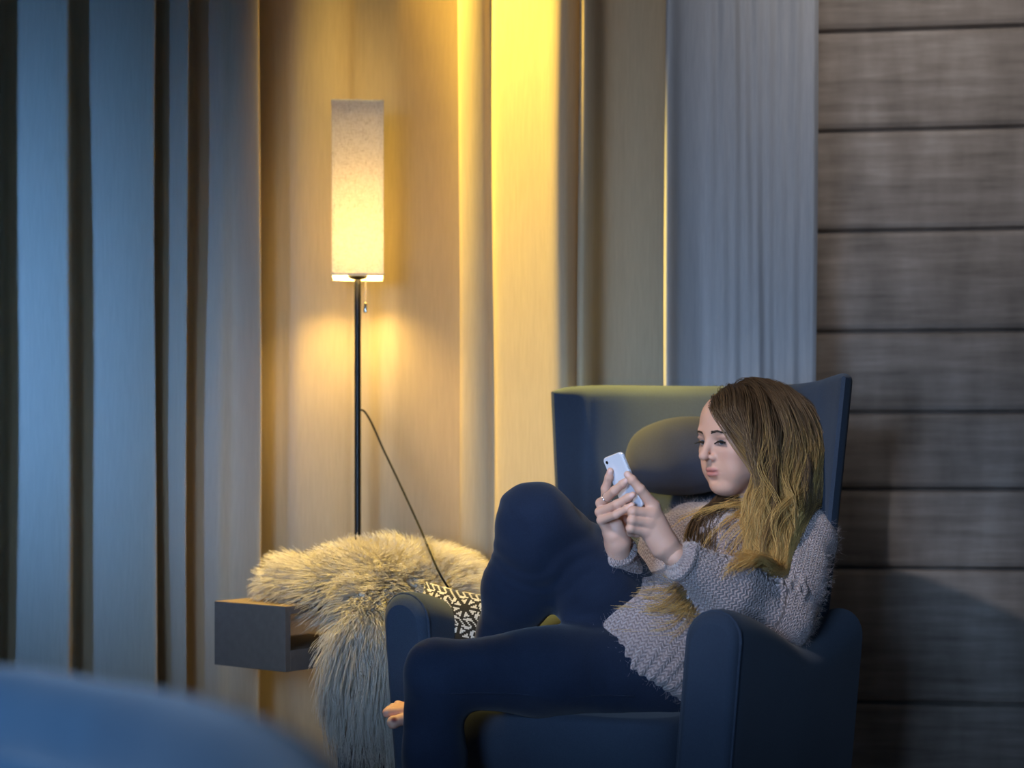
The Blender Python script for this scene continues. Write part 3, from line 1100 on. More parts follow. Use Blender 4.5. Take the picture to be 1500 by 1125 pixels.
slab(-0.52, 0.52, -0.38, 0.45, 0.12, 0.42).build('seat_cushion', M['tub'], tub)
for u, b in ((-0.4, -0.28), (0.4, -0.28), (-0.4, 0.32), (0.4, 0.32)):
    m = Mesh(); m.tube([Q(u, b, 0.0), Q(u, b, 0.14)], 0.018, 12); m.build('leg', M['dark_wood'], tub)
Q = sav


def spline_many(A, S):
    """resample (N, K, 3) polylines to S points with Catmull-Rom"""
    K = A.shape[1]
    q = np.concatenate([2 * A[:, :1] - A[:, 1:2], A, 2 * A[:, -1:] - A[:, -2:-1]], 1)
    t = np.linspace(0, K - 1, S)
    i = np.minimum(t.astype(int), K - 2)
    u = (t - i)[None, :, None]
    a, b, c, d = q[:, i], q[:, i + 1], q[:, i + 2], q[:, i + 3]
    return 0.5 * (2 * b + (c - a) * u + (2 * a - 5 * b + 4 * c - d) * u**2 + (3 * b - a - 3 * c + d) * u**3)


# ------------------------------------------------------------------ the woman
PELV = P(960, 968, 3.62)
NECK = P(1094, 776, 3.86)
SHL, SHR = P(1172, 795, 3.74), P(1016, 788, 3.93)
ELL, ELR = P(1142, 908, 3.575), P(915, 922, 3.70)
WRL, WRR = P(990, 816, 3.44), P(905, 797, 3.50)
HIPL, HIPR = P(962, 985, 3.54), P(975, 958, 3.70)
KNL, KNR = P(640, 988, 3.42), P(785, 765, 3.50)
ANL, ANR = P(628, 1310, 3.40), P(716, 1006, 3.70)
TOER = P(566, 1053, 3.575)

s_ax = norm(SHL - SHR)
a_ax = norm(NECK - PELV)
n_ax = norm(np.cross(s_ax, a_ax))            # out of the chest
s_ax = norm(np.cross(a_ax, n_ax))
TR = np.stack([s_ax, a_ax, n_ax], 1)          # torso frame, columns
tors = lambda t: PELV + (NECK - PELV) * t

# head frame
HO = P(1086, 639, 3.80)
yaw_h, pit_h, rol_h = math.radians(58), math.radians(7), math.radians(0)
f_h = np.array([-math.sin(yaw_h) * math.cos(pit_h), -math.cos(yaw_h) * math.cos(pit_h), -math.sin(pit_h)])
l_h = norm(np.cross([0, 0, 1.0], f_h))
u_h = norm(np.cross(f_h, l_h))
l_h, u_h = l_h * math.cos(rol_h) + u_h * math.sin(rol_h), u_h * math.cos(rol_h) - l_h * math.sin(rol_h)
HR = np.stack([l_h, f_h, u_h], 1)
Hd = lambda x, y, z: HO + HR @ np.array([x, y, z], float)


def head_sdf():
    s = Sdf()
    e = lambda c, r, k, sub=False: s.ell(Hd(*c), r, HR, k, sub)
    c = lambda a, b, ra, rb, k, sub=False: s.cone(Hd(*a), Hd(*b), ra, rb, k, sub)
    e((0, -0.018, 0.028), (0.073, 0.093, 0.078), 0.01)
    e((0, 0.040, 0.030), (0.060, 0.047, 0.060), 0.03)
    e((0, 0.032, -0.035), (0.055, 0.056, 0.066), 0.03)
    for x in (-1, 1):
        c((x * 0.056, 0.000, -0.045), (x * 0.020, 0.062, -0.096), 0.018, 0.015, 0.03)
        e((x * 0.040, 0.058, -0.026), (0.021, 0.020, 0.018), 0.025)
        e((x * 0.034, 0.058, -0.060), (0.022, 0.022, 0.026), 0.02)
    e((0, 0.070, -0.098), (0.017, 0.014, 0.013), 0.02)
    c((0, 0.040, -0.100), (0, 0.0, -0.075), 0.020, 0.035, 0.03)
    c((-0.032, 0.078, 0.019), (0.032, 0.078, 0.019), 0.0075, 0.0075, 0.018)
    e((0, 0.072, -0.062), (0.026, 0.017, 0.020), 0.016)
    # eye hollows
    for x in (-1, 1):
        e((x * 0.0315, 0.098, -0.001), (0.017, 0.017, 0.0125), 0.014, True)
    # nose
    c((0, 0.080, 0.016), (0, 0.1055, -0.027), 0.0064, 0.0086, 0.010)
    e((0, 0.1065, -0.0300), (0.0100, 0.0098, 0.0090), 0.006)
    for x in (-1, 1):
        e((x * 0.0115, 0.090, -0.0345), (0.0068, 0.0095, 0.0070), 0.006)
        e((x * 0.0062, 0.0965, -0.0415), (0.0032, 0.0050, 0.0036), 0.003, True)
    # eyes: lids as shells, then the opening
    for x in (-1, 1):
        e((x * 0.0315, 0.0700, -0.001), (0.0158, 0.0155, 0.0142), 0.004)
        e((x * 0.0315, 0.0880, -0.0033), (0.0150, 0.0112, 0.0048), 0.0015, True)
        c((x * 0.0315 - 0.012, 0.0810, 0.0075), (x * 0.0315 + 0.012, 0.0800, 0.0075), 0.0024, 0.0024, 0.005)
    # mouth
    e((0, 0.0880, -0.0605), (0.0190, 0.0068, 0.0046), 0.004)
    for x in (-1, 1):
        e((x * 0.006, 0.0905, -0.0585), (0.0075, 0.0055, 0.0040), 0.004)
        e((x * 0.0225, 0.0790, -0.0645), (0.0035, 0.0045, 0.0030), 0.004, True)
    e((0, 0.0880, -0.0705), (0.0155, 0.0078, 0.0056), 0.004)
    e((0, 0.0960, -0.0648), (0.0200, 0.0100, 0.00085), 0.0025, True)
    e((0, 0.0960, -0.0465), (0.0022, 0.0060, 0.0070), 0.005, True)
    e((0, 0.0900, -0.0835), (0.014, 0.006, 0.0045), 0.008, True)
    # ears
    for x in (-1, 1):
        e((x * 0.072, -0.008, -0.010), (0.006, 0.016, 0.030), 0.006)
    # neck
    c((0, -0.030, -0.045), (0, -0.030, -0.08), 0.047, 0.044, 0.02)
    s.cone(Hd(0, -0.024, -0.07), NECK + 0.01 * a_ax, 0.0425, 0.048, 0.02)
    s.cone(Hd(0.05, -0.03, -0.06), NECK + n_ax * 0.045, 0.012, 0.010, 0.02)
    s.cone(NECK, tors(0.86), 0.055, 0.07, 0.03)
    return s


def hand(s, fingers, thumb, palm, k_palm=0.009):
    """fingers: lists of (point, radius); they stay apart, and grow smoothly out of the palm"""
    fs_ = Sdf()
    for f in fingers + [thumb]:
        for (p0, r0), (p1, r1) in zip(f[:-1], f[1:]):
            fs_.cone(p0, p1, r0, r1, 0.0012)
        for (p0, r0) in f[1:-1]:
            fs_.ell(p0, (r0 * 1.06,) * 3, None, 0.003)
    pl = Sdf()
    for a, b, ra, rb in palm:
        pl.cone(a, b, ra, rb, 0.012)
    s.group(fs_, 0.001)
    s.group(pl, k_palm)


# the phone lies between both hands
PH_C = P(914, 706, 3.455)
ph_l = norm(P(942, 741, 3.455) - P(911, 667, 3.455))          # top to bottom
ph_w = np.array([0.614, -0.785, 0.0])
ph_w = norm(ph_w - ph_l * np.dot(ph_w, ph_l))
ph_n = norm(np.cross(ph_l, ph_w))
if ph_n[1] > 0:
    ph_n = -ph_n                                              # out of the phone's back, towards the viewer
ph = lambda a, b, c=0.0: PH_C + ph_w * a + ph_l * b + ph_n * c


def right_hand():
    s = Sdf()
    D0 = 3.47
    f_index = [(P(897, 772, 3.495), .0100), (P(887, 742, 3.495), .0098), (P(887, 716, 3.478), .0086), (P(892, 699, 3.466), .0078), (P(894, 690, 3.460), .0066)]
    f_mid = [(P(892, 776, 3.490), .0100), (P(880, 737, 3.480), .0096), (P(900, 719, 3.440), .0086), (P(912, 709, 3.428), .0078), (P(919, 703, 3.422), .0066)]
    f_ring = [(P(893, 782, 3.488), .0100), (P(879, 750, 3.474), .0096), (P(903, 739, 3.436), .0086), (P(920, 729, 3.424), .0077), (P(927, 725, 3.420), .0065)]
    f_pink = [(P(895, 788, 3.486), .0095), (P(881, 762, 3.468), .0090), (P(902, 754, 3.434), .0078), (P(918, 745, 3.424), .0070), (P(926, 740, 3.420), .0060)]
    thumb = [(P(912, 782, 3.515), .0140), (P(918, 752, 3.515), .0115), (P(921, 728, 3.505), .0092), (P(921, 712, 3.498), .0078)]
    palm = [(P(897, 772, 3.497), P(903, 797, 3.502), .0135, .020), (P(893, 780, 3.490), P(904, 798, 3.500), .0135, .019), (P(899, 786, 3.483), P(906, 798, 3.495), .014, .019),
            (P(904, 768, 3.480), P(909, 792, 3.493), .012, .018), (P(904, 796, 3.500), P(906, 812, 3.510), .0215, .0205), (P(906, 812, 3.510), WRR * 0.6 + ELR * 0.4, .0205, .027)]
    hand(s, [f_index, f_mid, f_ring, f_pink], thumb, palm)
    nails = [(f_index[-1], f_index[-2]), (f_mid[-1], f_mid[-2]), (f_ring[-1], f_ring[-2]), (f_pink[-1], f_pink[-2])]
    return s, nails, f_mid


def left_hand():
    s = Sdf()
    f_index = [(P(957, 741, 3.430), .0118), (P(938, 717, 3.418), .0098), (P(926, 703, 3.416), .0086), (P(919, 695, 3.418), .0070)]
    f_mid = [(P(955, 752, 3.424), .0112), (P(927, 749, 3.412), .0098), (P(927, 755, 3.436), .0086), (P(938, 760, 3.446), .0076)]
    f_ring = [(P(950, 765, 3.422), .0110), (P(926, 762, 3.410), .0096), (P(926, 768, 3.434), .0084), (P(937, 772, 3.444), .0074)]
    f_pink = [(P(944, 778, 3.424), .0102), (P(924, 774, 3.412), .0088), (P(924, 780, 3.432), .0076), (P(933, 783, 3.442), .0066)]
    thumb = [(P(966, 790, 3.462), .0150), (P(950, 762, 3.475), .0122), (P(938, 738, 3.476), .0098), (P(932, 722, 3.470), .0080)]
    palm = [(P(957, 743, 3.432), P(977, 795, 3.440), .0125, .020), (P(955, 754, 3.428), P(975, 797, 3.438), .0130, .020), (P(950, 766, 3.427), P(971, 800, 3.438), .0130, .020),
            (P(945, 778, 3.430), P(967, 803, 3.440), .0120, .019), (P(976, 800, 3.442), P(990, 816, 3.446), .0225, .0215), (P(990, 816, 3.446), WRL * 0.6 + ELL * 0.4, .0215, .029),
            (P(950, 775, 3.445), P(972, 798, 3.446), .014, .020)]
    hand(s, [f_index, f_mid, f_ring, f_pink], thumb, palm)
    return s, [(f_index[-1], f_index[-2])], f_index


def foot_sdf():
    s = Sdf()
    d = norm(TOER - ANR)
    heel = ANR + np.array([0.035, 0.012, -0.020])
    s.cone(KNR * 0.35 + ANR * 0.65, ANR, 0.040, 0.034, 0.02)
    s.cone(ANR, heel, 0.034, 0.026, 0.02)
    ball = ANR + (TOER - ANR) * 0.66 + np.array([0, 0, -0.004])
    side = norm(np.cross(d, [0, 0, 1]))                # towards the viewer or away
    s.cone(ANR, ball, 0.033, 0.024, 0.03)
    for k, (o, ln, r) in enumerate(((-0.026, 0.99, 0.0120), (-0.004, 1.0, 0.0092), (0.010, 0.95, 0.0086), (0.022, 0.89, 0.0082), (0.033, 0.82, 0.0078))):
        tip = ANR + (TOER - ANR) * ln + side * o * 1.0
        b0 = ball + side * o * 0.9
        s.cone(b0, tip + np.array([0, 0, 0.013 if k else -0.004]), r * 1.1, r, 0.0025 if k else 0.008)
        s.ell(tip + np.array([0, 0, 0.013 if k else -0.004]), (r * 1.12,) * 3, None, 0.002)
    return s, ANR + (TOER - ANR) * 1.0 + side * -0.026, d


def body_sdf(grow=0.0):
    s = Sdf()
    g = grow
    s.ell(tors(0.02), (0.150 + g, 0.115 + g, 0.105 + g), TR, 0.03)
    s.ell(tors(0.34) + n_ax * 0.0, (0.120 + g, 0.14 + g, 0.088 + g), TR, 0.08)
    s.ell(tors(0.70) + n_ax * 0.004, (0.138 + g, 0.15 + g, 0.098 + g), TR, 0.08)
    for x in (-1, 1):
        s.ell(tors(0.62) + n_ax * 0.075 + s_ax * 0.068 * x, (0.060 + g,) * 3, TR, 0.05)
    s.cone(NECK - a_ax * 0.035, SHL, 0.036 + g, 0.048 + g, 0.05)
    s.cone(NECK - a_ax * 0.035, SHR, 0.036 + g, 0.048 + g, 0.05)
    return s


def skin_tint(v):
    base = np.array([0.66, 0.39, 0.285])
    col = np.tile(base, (len(v), 1))
    q = (v - HO) @ HR

    def blend(mask, c):
        col[:] = col * (1 - mask[:, None]) + np.array(c) * mask[:, None]
    gs = lambda c, r: np.exp(-(((q - np.array(c)) / np.array(r)) ** 2).sum(1))
    for x in (-1, 1):
        blend(0.30 * gs((x * 0.042, 0.066, -0.032), (0.018, 0.025, 0.016)), (0.62, 0.28, 0.22))
        blend(0.75 * gs((x * 0.0325, 0.084, 0.0035), (0.016, 0.012, 0.0055)), (0.20, 0.11, 0.09))
        blend(0.6 * gs((x * 0.0315, 0.084, -0.0085), (0.015, 0.01, 0.003)), (0.24, 0.14, 0.12))
    blend(0.2 * gs((0, 0.105, -0.032), (0.012, 0.012, 0.01)), (0.65, 0.30, 0.24))
    lip = np.clip(1.3 * np.exp(-((q[:, 0] / 0.0200) ** 6)) * np.exp(-(((q[:, 2] + 0.0652) / 0.0088) ** 6)), 0, 1) * (q[:, 1] > 0.076)
    blend(0.9 * np.clip(lip, 0, 1), (0.52, 0.19, 0.16))
    return col


person = None
V, Qd, Tt, off = [], [], [], 0


def push(s, lo, hi, h, smooth=1, it=0.4):
    global off
    v, q = s.mesh(lo, hi, h)
    if smooth:
        v = smooth_pass(v, q, smooth, it)
    V.append(v)
    Qd.append(q + off)
    Tt.append(skin_tint(v))
    off += len(v)
    return v


# hidden body: torso and limbs, then the finer head, hands and foot grown into it
bs_ = body_sdf()
bs_.chain([SHL, ELL, WRL], [0.042, 0.034, 0.024], 0.03)
bs_.chain([SHR, ELR, WRR], [0.042, 0.034, 0.024], 0.03)
bs_.chain([HIPL, KNL, ANL], [0.078, 0.052, 0.036], 0.04)
bs_.chain([HIPR, KNR, ANR], [0.078, 0.052, 0.036], 0.04)
bs_.cone(NECK, Hd(0, -0.03, -0.06), 0.046, 0.044, 0.03)
bs_.chain([ANL, ANL + np.array([-0.10, -0.12, -0.05])], [0.034, 0.022], 0.03)
push(bs_, (-0.36, 3.15, 0.02), (0.75, 4.1, 1.02), 0.009)
hs_ = head_sdf()
push(hs_, HO - [.14, .14, .21], HO + [.14, .14, .14], 0.0020, 1, 0.3)
rh, nails_r, f_mid_r = right_hand()
push(rh, P(868, 850, 3.56) - [0, .17, 0], P(945, 675, 3.50) + [0.01, .10, 0], 0.0016)
lh, nails_l, f_ind_l = left_hand()
push(lh, P(908, 860, 3.47) - [0, .10, 0], P(1040, 680, 3.47) + [0.0, .07, 0], 0.0016)
ft, toe_tip, toe_d = foot_sdf()
push(ft, TOER - [.06, .08, .05], ANR + [.09, .09, .12], 0.003)
V, Qd, Tt = np.concatenate(V), np.concatenate(Qd), np.concatenate(Tt)
for (tip, prev) in nails_r + nails_l:
    d = norm(tip[0] - prev[0])
    viewer = norm(np.array([0, 0, ZC]) - tip[0])
    outw = norm(viewer - d * np.dot(viewer, d))
    w = np.exp(-(np.linalg.norm(V - (tip[0] + outw * tip[1] * 0.9), axis=1) / 0.0052) ** 4)
    Tt = Tt * (1 - 0.75 * w[:, None]) + 0.75 * w[:, None] * np.array([0.78, 0.52, 0.46])
w = np.exp(-(np.linalg.norm(V - (toe_tip + np.array([0.004, -0.010, 0.004])), axis=1) / 0.0065) ** 4)
Tt = Tt * (1 - w[:, None]) + w[:, None] * np.array([0.16, 0.03, 0.04])
person = mesh_np('person', V, Qd, M['skin'], attrs={'tint': Tt})
tag(person, 'woman in grey knit sweater and dark jeans reclining with a phone', 'person')

# eyes
for x in (-1, 1):
    c = Hd(x * 0.0315, 0.0702, -0.001)
    gaze = norm(PH_C - c)
    gaze = norm(gaze + 0.5 * f_h)
    m = Mesh()
    g1 = norm(np.cross(gaze, [0, 0, 1]))
    g2 = np.cross(g1, gaze)
    R = []
    for t in np.linspace(0.02, math.pi - 0.02, 26):
        R.append([c + 0.0145 * (gaze * math.cos(t) + math.sin(t) * (g1 * math.cos(a) + g2 * math.sin(a))) for a in np.linspace(0, 2 * np.pi, 24, endpoint=False)])
    m.rings(R)
    vv = np.concatenate(m.v)
    an = np.arccos(np.clip(norm(vv - c) @ gaze, -1, 1))
    tc_ = np.where((an < 0.2)[:, None], (0.01, 0.01, 0.01), np.where((an < 0.5)[:, None], (0.10, 0.15, 0.18), (0.62, 0.56, 0.53)))
    mesh_np('eye', vv, [np.concatenate(m.f4), np.concatenate(m.f3)], M['eye'], person, attrs={'tint': tc_})

# lashes and brows
for x in (-1, 1):
    st = []
    for k in range(46):
        u = -1 + 2 * k / 45
        r0 = Hd(x * 0.0315 + u * 0.0142, 0.0858 - 0.0050 * u * u, 0.0004 - 0.0032 * u * u)
        tip = r0 + HR @ np.array([u * 0.004 + x * 0.002, 0.0070, -0.0040 + 0.002 * rng.random()])
        mid = (r0 + tip) / 2 + HR @ np.array([0, 0.0008, -0.0012])
        st.append([r0, mid, tip])
    v, q, _ = tubes_np(spline_many(np.array(st), 5), 0.0008, 0.0003)
    mesh_np('eyelashes', v, q, M['lash'], person)
    st = []
    for k in range(150):
        u = k / 149
        bx = x * (0.0135 + 0.031 * u)
        bz = 0.0165 + 0.0052 * math.sin(min(u * 1.25, 1.0) * 2.2) - 0.004 * u * u + rng.normal() * (0.0013 * (1 - 0.6 * u))
        p0 = np.array([bx, 0.105, bz])
        pts_ = [p0, p0 + np.array([x * 0.0035, 0, 0.0016 - 0.0022 * u]), p0 + np.array([x * 0.0075, 0, 0.0016 - 0.0045 * u])]
        st.append(pts_)
    st = np.array(st)
    flat = st.reshape(-1, 3)
    y = np.full(len(flat), 0.11)
    for _ in range(40):                        # bring each point onto the brow
        w_ = HO + np.column_stack([flat[:, 0], y, flat[:, 2]]) @ HR.T
        y -= np.clip(hs_(w_) - 0.0004, -0.004, 0.004)
    w_ = HO + np.column_stack([flat[:, 0], y, flat[:, 2]]) @ HR.T
    v, q, _ = tubes_np(w_.reshape(st.shape), 0.00055, 0.0002)
    mesh_np('eyebrow', v, q, M['brow'], person)

# ring on the finger
m = Mesh()
a, b = f_mid_r[1][0], f_mid_r[2][0]
c, d = a * 0.55 + b * 0.45, norm(b - a)
e1 = norm(np.cross(d, [0, 0, 1])); e2 = np.cross(d, e1)
m.tube([c + 0.0098 * (e1 * math.cos(t) + e2 * math.sin(t)) for t in np.linspace(0, 2 * np.pi, 24, endpoint=False)], 0.0011, 8, closed=True)
m.build('finger_ring', M['chrome'], person)

# ------------------------------------------------------------------ jeans
js = Sdf()
js.ell(tors(-0.02), (0.165, 0.125, 0.118), TR, 0.05)
js.chain([HIPL, HIPL * 0.5 + KNL * 0.5 + [0, 0, 0.004], KNL + [0.010, 0, 0]], [0.094, 0.080, 0.066], 0.05)
js.chain([KNL, KNL * 0.62 + ANL * 0.38, KNL * 0.1 + ANL * 0.9], [0.062, 0.057, 0.043], 0.03)
js.chain([HIPR, HIPR * 0.45 + KNR * 0.55, KNR], [0.098, 0.090, 0.072], 0.05)
js.chain([KNR, KNR * 0.6 + ANR * 0.4, KNR * 0.12 + ANR * 0.88], [0.072, 0.062, 0.052], 0.04)


def crease(p):
    n = 0.0
    for J, r in ((KNL, 0.13), (KNR, 0.13), (HIPL, 0.15), (HIPR, 0.15), (ANR, 0.12)):
        dd = p - J
        w = np.exp(-(dd**2).sum(1) / r**2)
        n = n + w * (0.0009 if J is KNL else 0.0022) * np.sin(np.linalg.norm(dd * [1, 1, 1.2], axis=1) * 190 + 3 * np.sin(p[:, 0] * 30 + p[:, 2] * 22))
    return n + 0.0022 * np.sin(p[:, 0] * 34 + p[:, 2] * 41 + 2 * np.sin(p[:, 1] * 25))


v, q = js.mesh((-0.42, 3.15, 0.06), (0.6, 3.95, 1.0), 0.0055, crease)
mesh_np('jeans', smooth_pass(v, q, 1, 0.4), q, M['jeans'], person)
m = Mesh()   # side seam of the near leg
seam = []
for t in np.linspace(0.12, 1.0, 30):
    c = HIPL * (1 - t) + KNL * t
    r = 0.094 + (0.066 - 0.094) * t
    seam.append(c + r * norm(np.array([0.0, -1.0, -0.42])) + [0, -0.002, 0])
seam = np.array(seam)
for _ in range(5):
    seam -= js.grad(seam) * (js(seam) - 0.0008)[:, None]
m.tube(seam, 0.0013, 6)
m.build('seam', M['jeans'], person)

# ------------------------------------------------------------------ sweater
SG = 0.016
sw = body_sdf(SG)
sw.ops[0] = ('e', tors(-0.04) + n_ax * 0.015, np.array([0.185, 0.178, 0.166]), TR, None, 0.03, False)
sw.chain([SHL, SHL * 0.45 + ELL * 0.55, ELL], [0.068, 0.066, 0.060], 0.05)
sw.chain([ELL, ELL * 0.5 + WRL * 0.5, WRL + (ELL - WRL) * 0.08], [0.060, 0.052, 0.037], 0.04)
sw.chain([SHR, ELR], [0.064, 0.056], 0.05)
sw.chain([ELR, ELR * 0.4 + WRR * 0.6, WRR + (ELR - WRR) * 0.12], [0.054, 0.043, 0.034], 0.03)
# cuffs, collar and rolled hem
def ring_pts(c, ax1, ax2, r1, r2, n=22):
    return [c + ax1 * r1 * math.cos(t) + ax2 * r2 * math.sin(t) for t in np.linspace(0, 2 * np.pi, n)]
nk = norm(Hd(0, -0.03, -0.08) - NECK)
n1 = norm(np.cross(nk, [0.3, 1, 0])); n2 = np.cross(nk, n1)
pt = ring_pts(NECK + nk * 0.014, n1, n2, 0.058, 0.058)
sw.chain(pt, [0.013] * len(pt), 0.012)
for W, E, rr in ((WRL, ELL, 0.0325), (WRR, ELR, 0.031)):
    d = norm(E - W); e1 = norm(np.cross(d, [0, 0, 1])); e2 = np.cross(d, e1)
    pt = ring_pts(W + d * (0.016 if W is WRL else 0.022), e1, e2, rr, rr, 16)
    sw.chain(pt, [0.0075] * len(pt), 0.008)
HEM_C = P(908, 980, 3.45)
hem_n = norm([-0.36, -0.42, -0.83])
sw.plane(HEM_C, hem_n, 0.008)


def knit_uv(v):
    best = np.full(len(v), 1e9)
    uv = np.zeros((len(v), 2))
    for a, b, r in ((PELV - a_ax * 0.05, NECK, 0.14), (SHL, ELL, 0.066), (ELL, WRL, 0.05), (SHR, ELR, 0.06), (ELR, WRR, 0.045)):
        ba = b - a
        t = ((v - a) @ ba) / (ba @ ba)
        tc_ = np.clip(t, 0, 1)
        dd = np.linalg.norm(v - a - tc_[:, None] * ba, axis=1) - r
        e1 = norm(np.cross(ba, [0.2, 0.9, 0.3])); e2 = np.cross(norm(ba), e1)
        an = np.arctan2((v - a) @ e2, (v - a) @ e1)
        cand = np.column_stack([an * max(r, 0.05), t * np.linalg.norm(ba)])
        mk = dd < best
        uv[mk] = cand[mk]
        best[mk] = dd[mk]
    return uv


def knit_relief(p):
    n = 0.003 * np.sin(p[:, 0] * 38 + 2 * np.sin(p[:, 1] * 24)) * np.sin(p[:, 2] * 33 + 1.7 * np.sin(p[:, 0] * 21))
    t = -(p - HEM_C) @ hem_n                   # ribbed band above the hem
    x = (p - PELV) @ s_ax
    y = (p - PELV) @ n_ax
    an = np.arctan2(y, x)
    tors_near = np.exp(-np.maximum(np.abs(y) - 0.17, 0) / 0.02)
    n = n + (0.0030 * np.sin(an * 44) - 0.004) * np.exp(-((t - 0.02) / 0.035) ** 4) * (np.linalg.norm(p - PELV, axis=1) < 0.26)
    # cable running along the near sleeve
    for A0, B0 in ((ELL, WRL), (SHL, ELL)):
        ba = B0 - A0
        ln = np.linalg.norm(ba)
        u = ((p - A0) @ ba) / ln
        q = p - A0 - np.outer(u, ba / ln)
        e1 = norm(np.array([-0.1, -0.55, 0.83]) - ba / ln * np.dot([-0.1, -0.55, 0.83], ba / ln))
        e2 = np.cross(ba / ln, e1)
        a2 = np.arctan2(q @ e2, q @ e1) * 0.055
        for sg in (0, math.pi):
            c2 = 0.011 * np.sin(u * 150 + sg)
            n = n - 0.0055 * np.exp(-((a2 - c2) / 0.008) ** 2) * ((u > 0) & (u < ln) & (q @ e1 > 0) & (np.linalg.norm(q, axis=1) < 0.1))
    return n


v, q = sw.mesh((0.10, 3.30, 0.42), (0.78, 4.08, 0.95), 0.0042, knit_relief)
v = smooth_pass(v, q, 1, 0.4)
sweater = mesh_np('sweater', v, q, M['knit'], person, uv=knit_uv(v))
p, nn = surf_sample(v, q, 15000)
d0 = norm(nn + rng.normal(size=p.shape) * 0.7)
ln = 0.006 + 0.009 * rng.random((len(p), 1, 1))
s = np.linspace(0, 1, 4)[None, :, None]
C = p[:, None] + d0[:, None] * ln * s + rng.normal(size=(len(p), 1, 3)) * 0.004 * s**2
fvv, fqq, _ = tubes_np(C, 0.00016, 0.00008)
mesh_np('fuzz', fvv, fqq, M['fuzz'], sweater)
for bp in (P(1028, 779, 3.7), P(1062, 770, 3.7)):
    g = bp[None].copy()
    g = g - (g - [[0, 0, ZC]]) * 0.0
    ray = norm(g[0] - [0, 0, ZC])
    t = np.linalg.norm(g[0] - [0, 0, ZC]) - 0.3
    for _ in range(60):
        dd = sw((np.array([0, 0, ZC]) + ray * t)[None])[0]
        t += np.clip(dd * 0.7, -0.05, 0.05)
    c = np.array([0, 0, ZC]) + ray * t
    gn = sw.grad(c[None], 0.004)[0]
    e1 = norm(np.cross(gn, [0, 0, 1])); e2 = np.cross(gn, e1)
    m = Mesh()
    m.rings([[c + gn * z_ + r_ * (e1 * math.cos(t_) + e2 * math.sin(t_)) for t_ in np.linspace(0, 2 * np.pi, 18, endpoint=False)] for r_, z_ in ((0.009, -0.002), (0.010, 0.003), (0.0085, 0.006), (0.005, 0.0055))])
    m.build('button', plain('horn_button', (0.22, 0.18, 0.18), 0.5), sweater)

# ------------------------------------------------------------------ hair
coll = Sdf()                                    # what hair lies on: head, shoulders, sweater
coll.ell(Hd(0, -0.018, 0.028), (0.076, 0.096, 0.081), HR, 0.01)
coll.ell(Hd(0, 0.035, 0.0), (0.062, 0.055, 0.085), HR, 0.02)
coll.ell(Hd(0, 0.035, -0.05), (0.054, 0.058, 0.066), HR, 0.02)
coll.cone(Hd(0, -0.028, -0.07), NECK, 0.052, 0.055, 0.02)
coll.group(sw, 0.02)
BACKP = Q(0, 0.625, 0)
coll.ops.append(('g', lambda p: np.minimum(-((p - BACKP) @ Bk), 0.345 - (p - BACKP) @ U + 0.2 * np.clip(0.80 - p[:, 2], 0, 1)), None, None, None, 0.01, False))


def grow(roots, dirs, steps, ds, face=True, grav=0.16, extra=None):
    p = roots.copy()
    d = dirs.copy()
    out = [p.copy()]
    for i in range(steps):
        g = np.array([0, 0, -1.0])
        d = norm(d + g * grav + (extra(p, i) if extra else 0))
        p = p + d * ds
        for _ in range(2):
            dist = coll(p)
            clear = 0.006 + 0.012 * min(i / 10, 1) * LAY[:, None][:, 0]
            m_ = dist < clear
            if m_.any():
                gr = coll.grad(p[m_])
                p[m_] += gr * np.minimum(clear[m_] - dist[m_], 0.008)[:, None]
                d[m_] = norm(d[m_] - gr * np.minimum((d[m_] * gr).sum(1), 0)[:, None] * 1.0)
            if face:
                qy = (p - HO) @ HR                     # hair parts around the face
                lim = np.full(len(p), 0.073)
                m_ = (qy[:, 1] > lim) & (qy[:, 2] < 0.060) & (qy[:, 2] > -0.10)
                p[m_] -= f_h * np.minimum(qy[m_, 1] - lim[m_], 0.005)[:, None]
                m_ = (qy[:, 1] > 0.02) & (qy[:, 1] < 0.10) & (qy[:, 2] < 0.060) & (qy[:, 2] > -0.10) & (np.abs(qy[:, 0]) < 0.059) & (i > 2)
                p[m_] += l_h * (np.sign(qy[m_, 0]) * np.minimum(0.059 - np.abs(qy[m_, 0]), 0.004))[:, None]
        out.append(p.copy())
    return np.stack(out, 1)


NG = 2300
PART = -0.020                                   # the parting sits towards the far side
hc, hr_ = np.array([0, -0.018, 0.028]), np.array([0.074, 0.094, 0.079])
th_, ph_ = np.arccos(rng.uniform(-0.95, 1, NG * 4)), rng.uniform(0, 2 * np.pi, NG * 4)
un = np.column_stack([np.sin(th_) * np.cos(ph_), np.sin(th_) * np.sin(ph_), np.cos(th_)])
ql = hc + un * hr_
hl = np.interp(ql[:, 1], [-0.12, -0.03, 0.0, 0.03, 0.05, 0.08], [-0.05, -0.05, -0.015, 0.018, 0.056, 0.064])
ok = ql[:, 2] > hl
ql, un = ql[ok][:NG], un[ok][:NG]
NG = len(ql)
sgn = np.where(ql[:, 0] > PART, 1.0, -1.0)
roots = HO + ql @ HR.T
nrm = norm((un / hr_) @ HR.T)
side = np.abs(ql[:, 0] - PART)
dl = np.column_stack([sgn * 1.0, np.where(sgn > 0, np.where(ql[:, 1] > 0.0, 0.22, -0.15), -0.9), 0.35 - 6 * side])
d0 = dl @ HR.T
d0 = norm(d0 - nrm * (d0 * nrm).sum(1)[:, None] + nrm * np.where(sgn > 0, 0.36, 0.05)[:, None])
LAY = rng.random(NG) ** 0.8
LAY[:] = np.where(sgn > 0, np.clip(LAY + 0.25 * (ql[:, 2] > 0.07), 0, 1.3), 0.25 * LAY)
wv = wob(roots, 25, 5)
steps, ds = 40, 0.0135
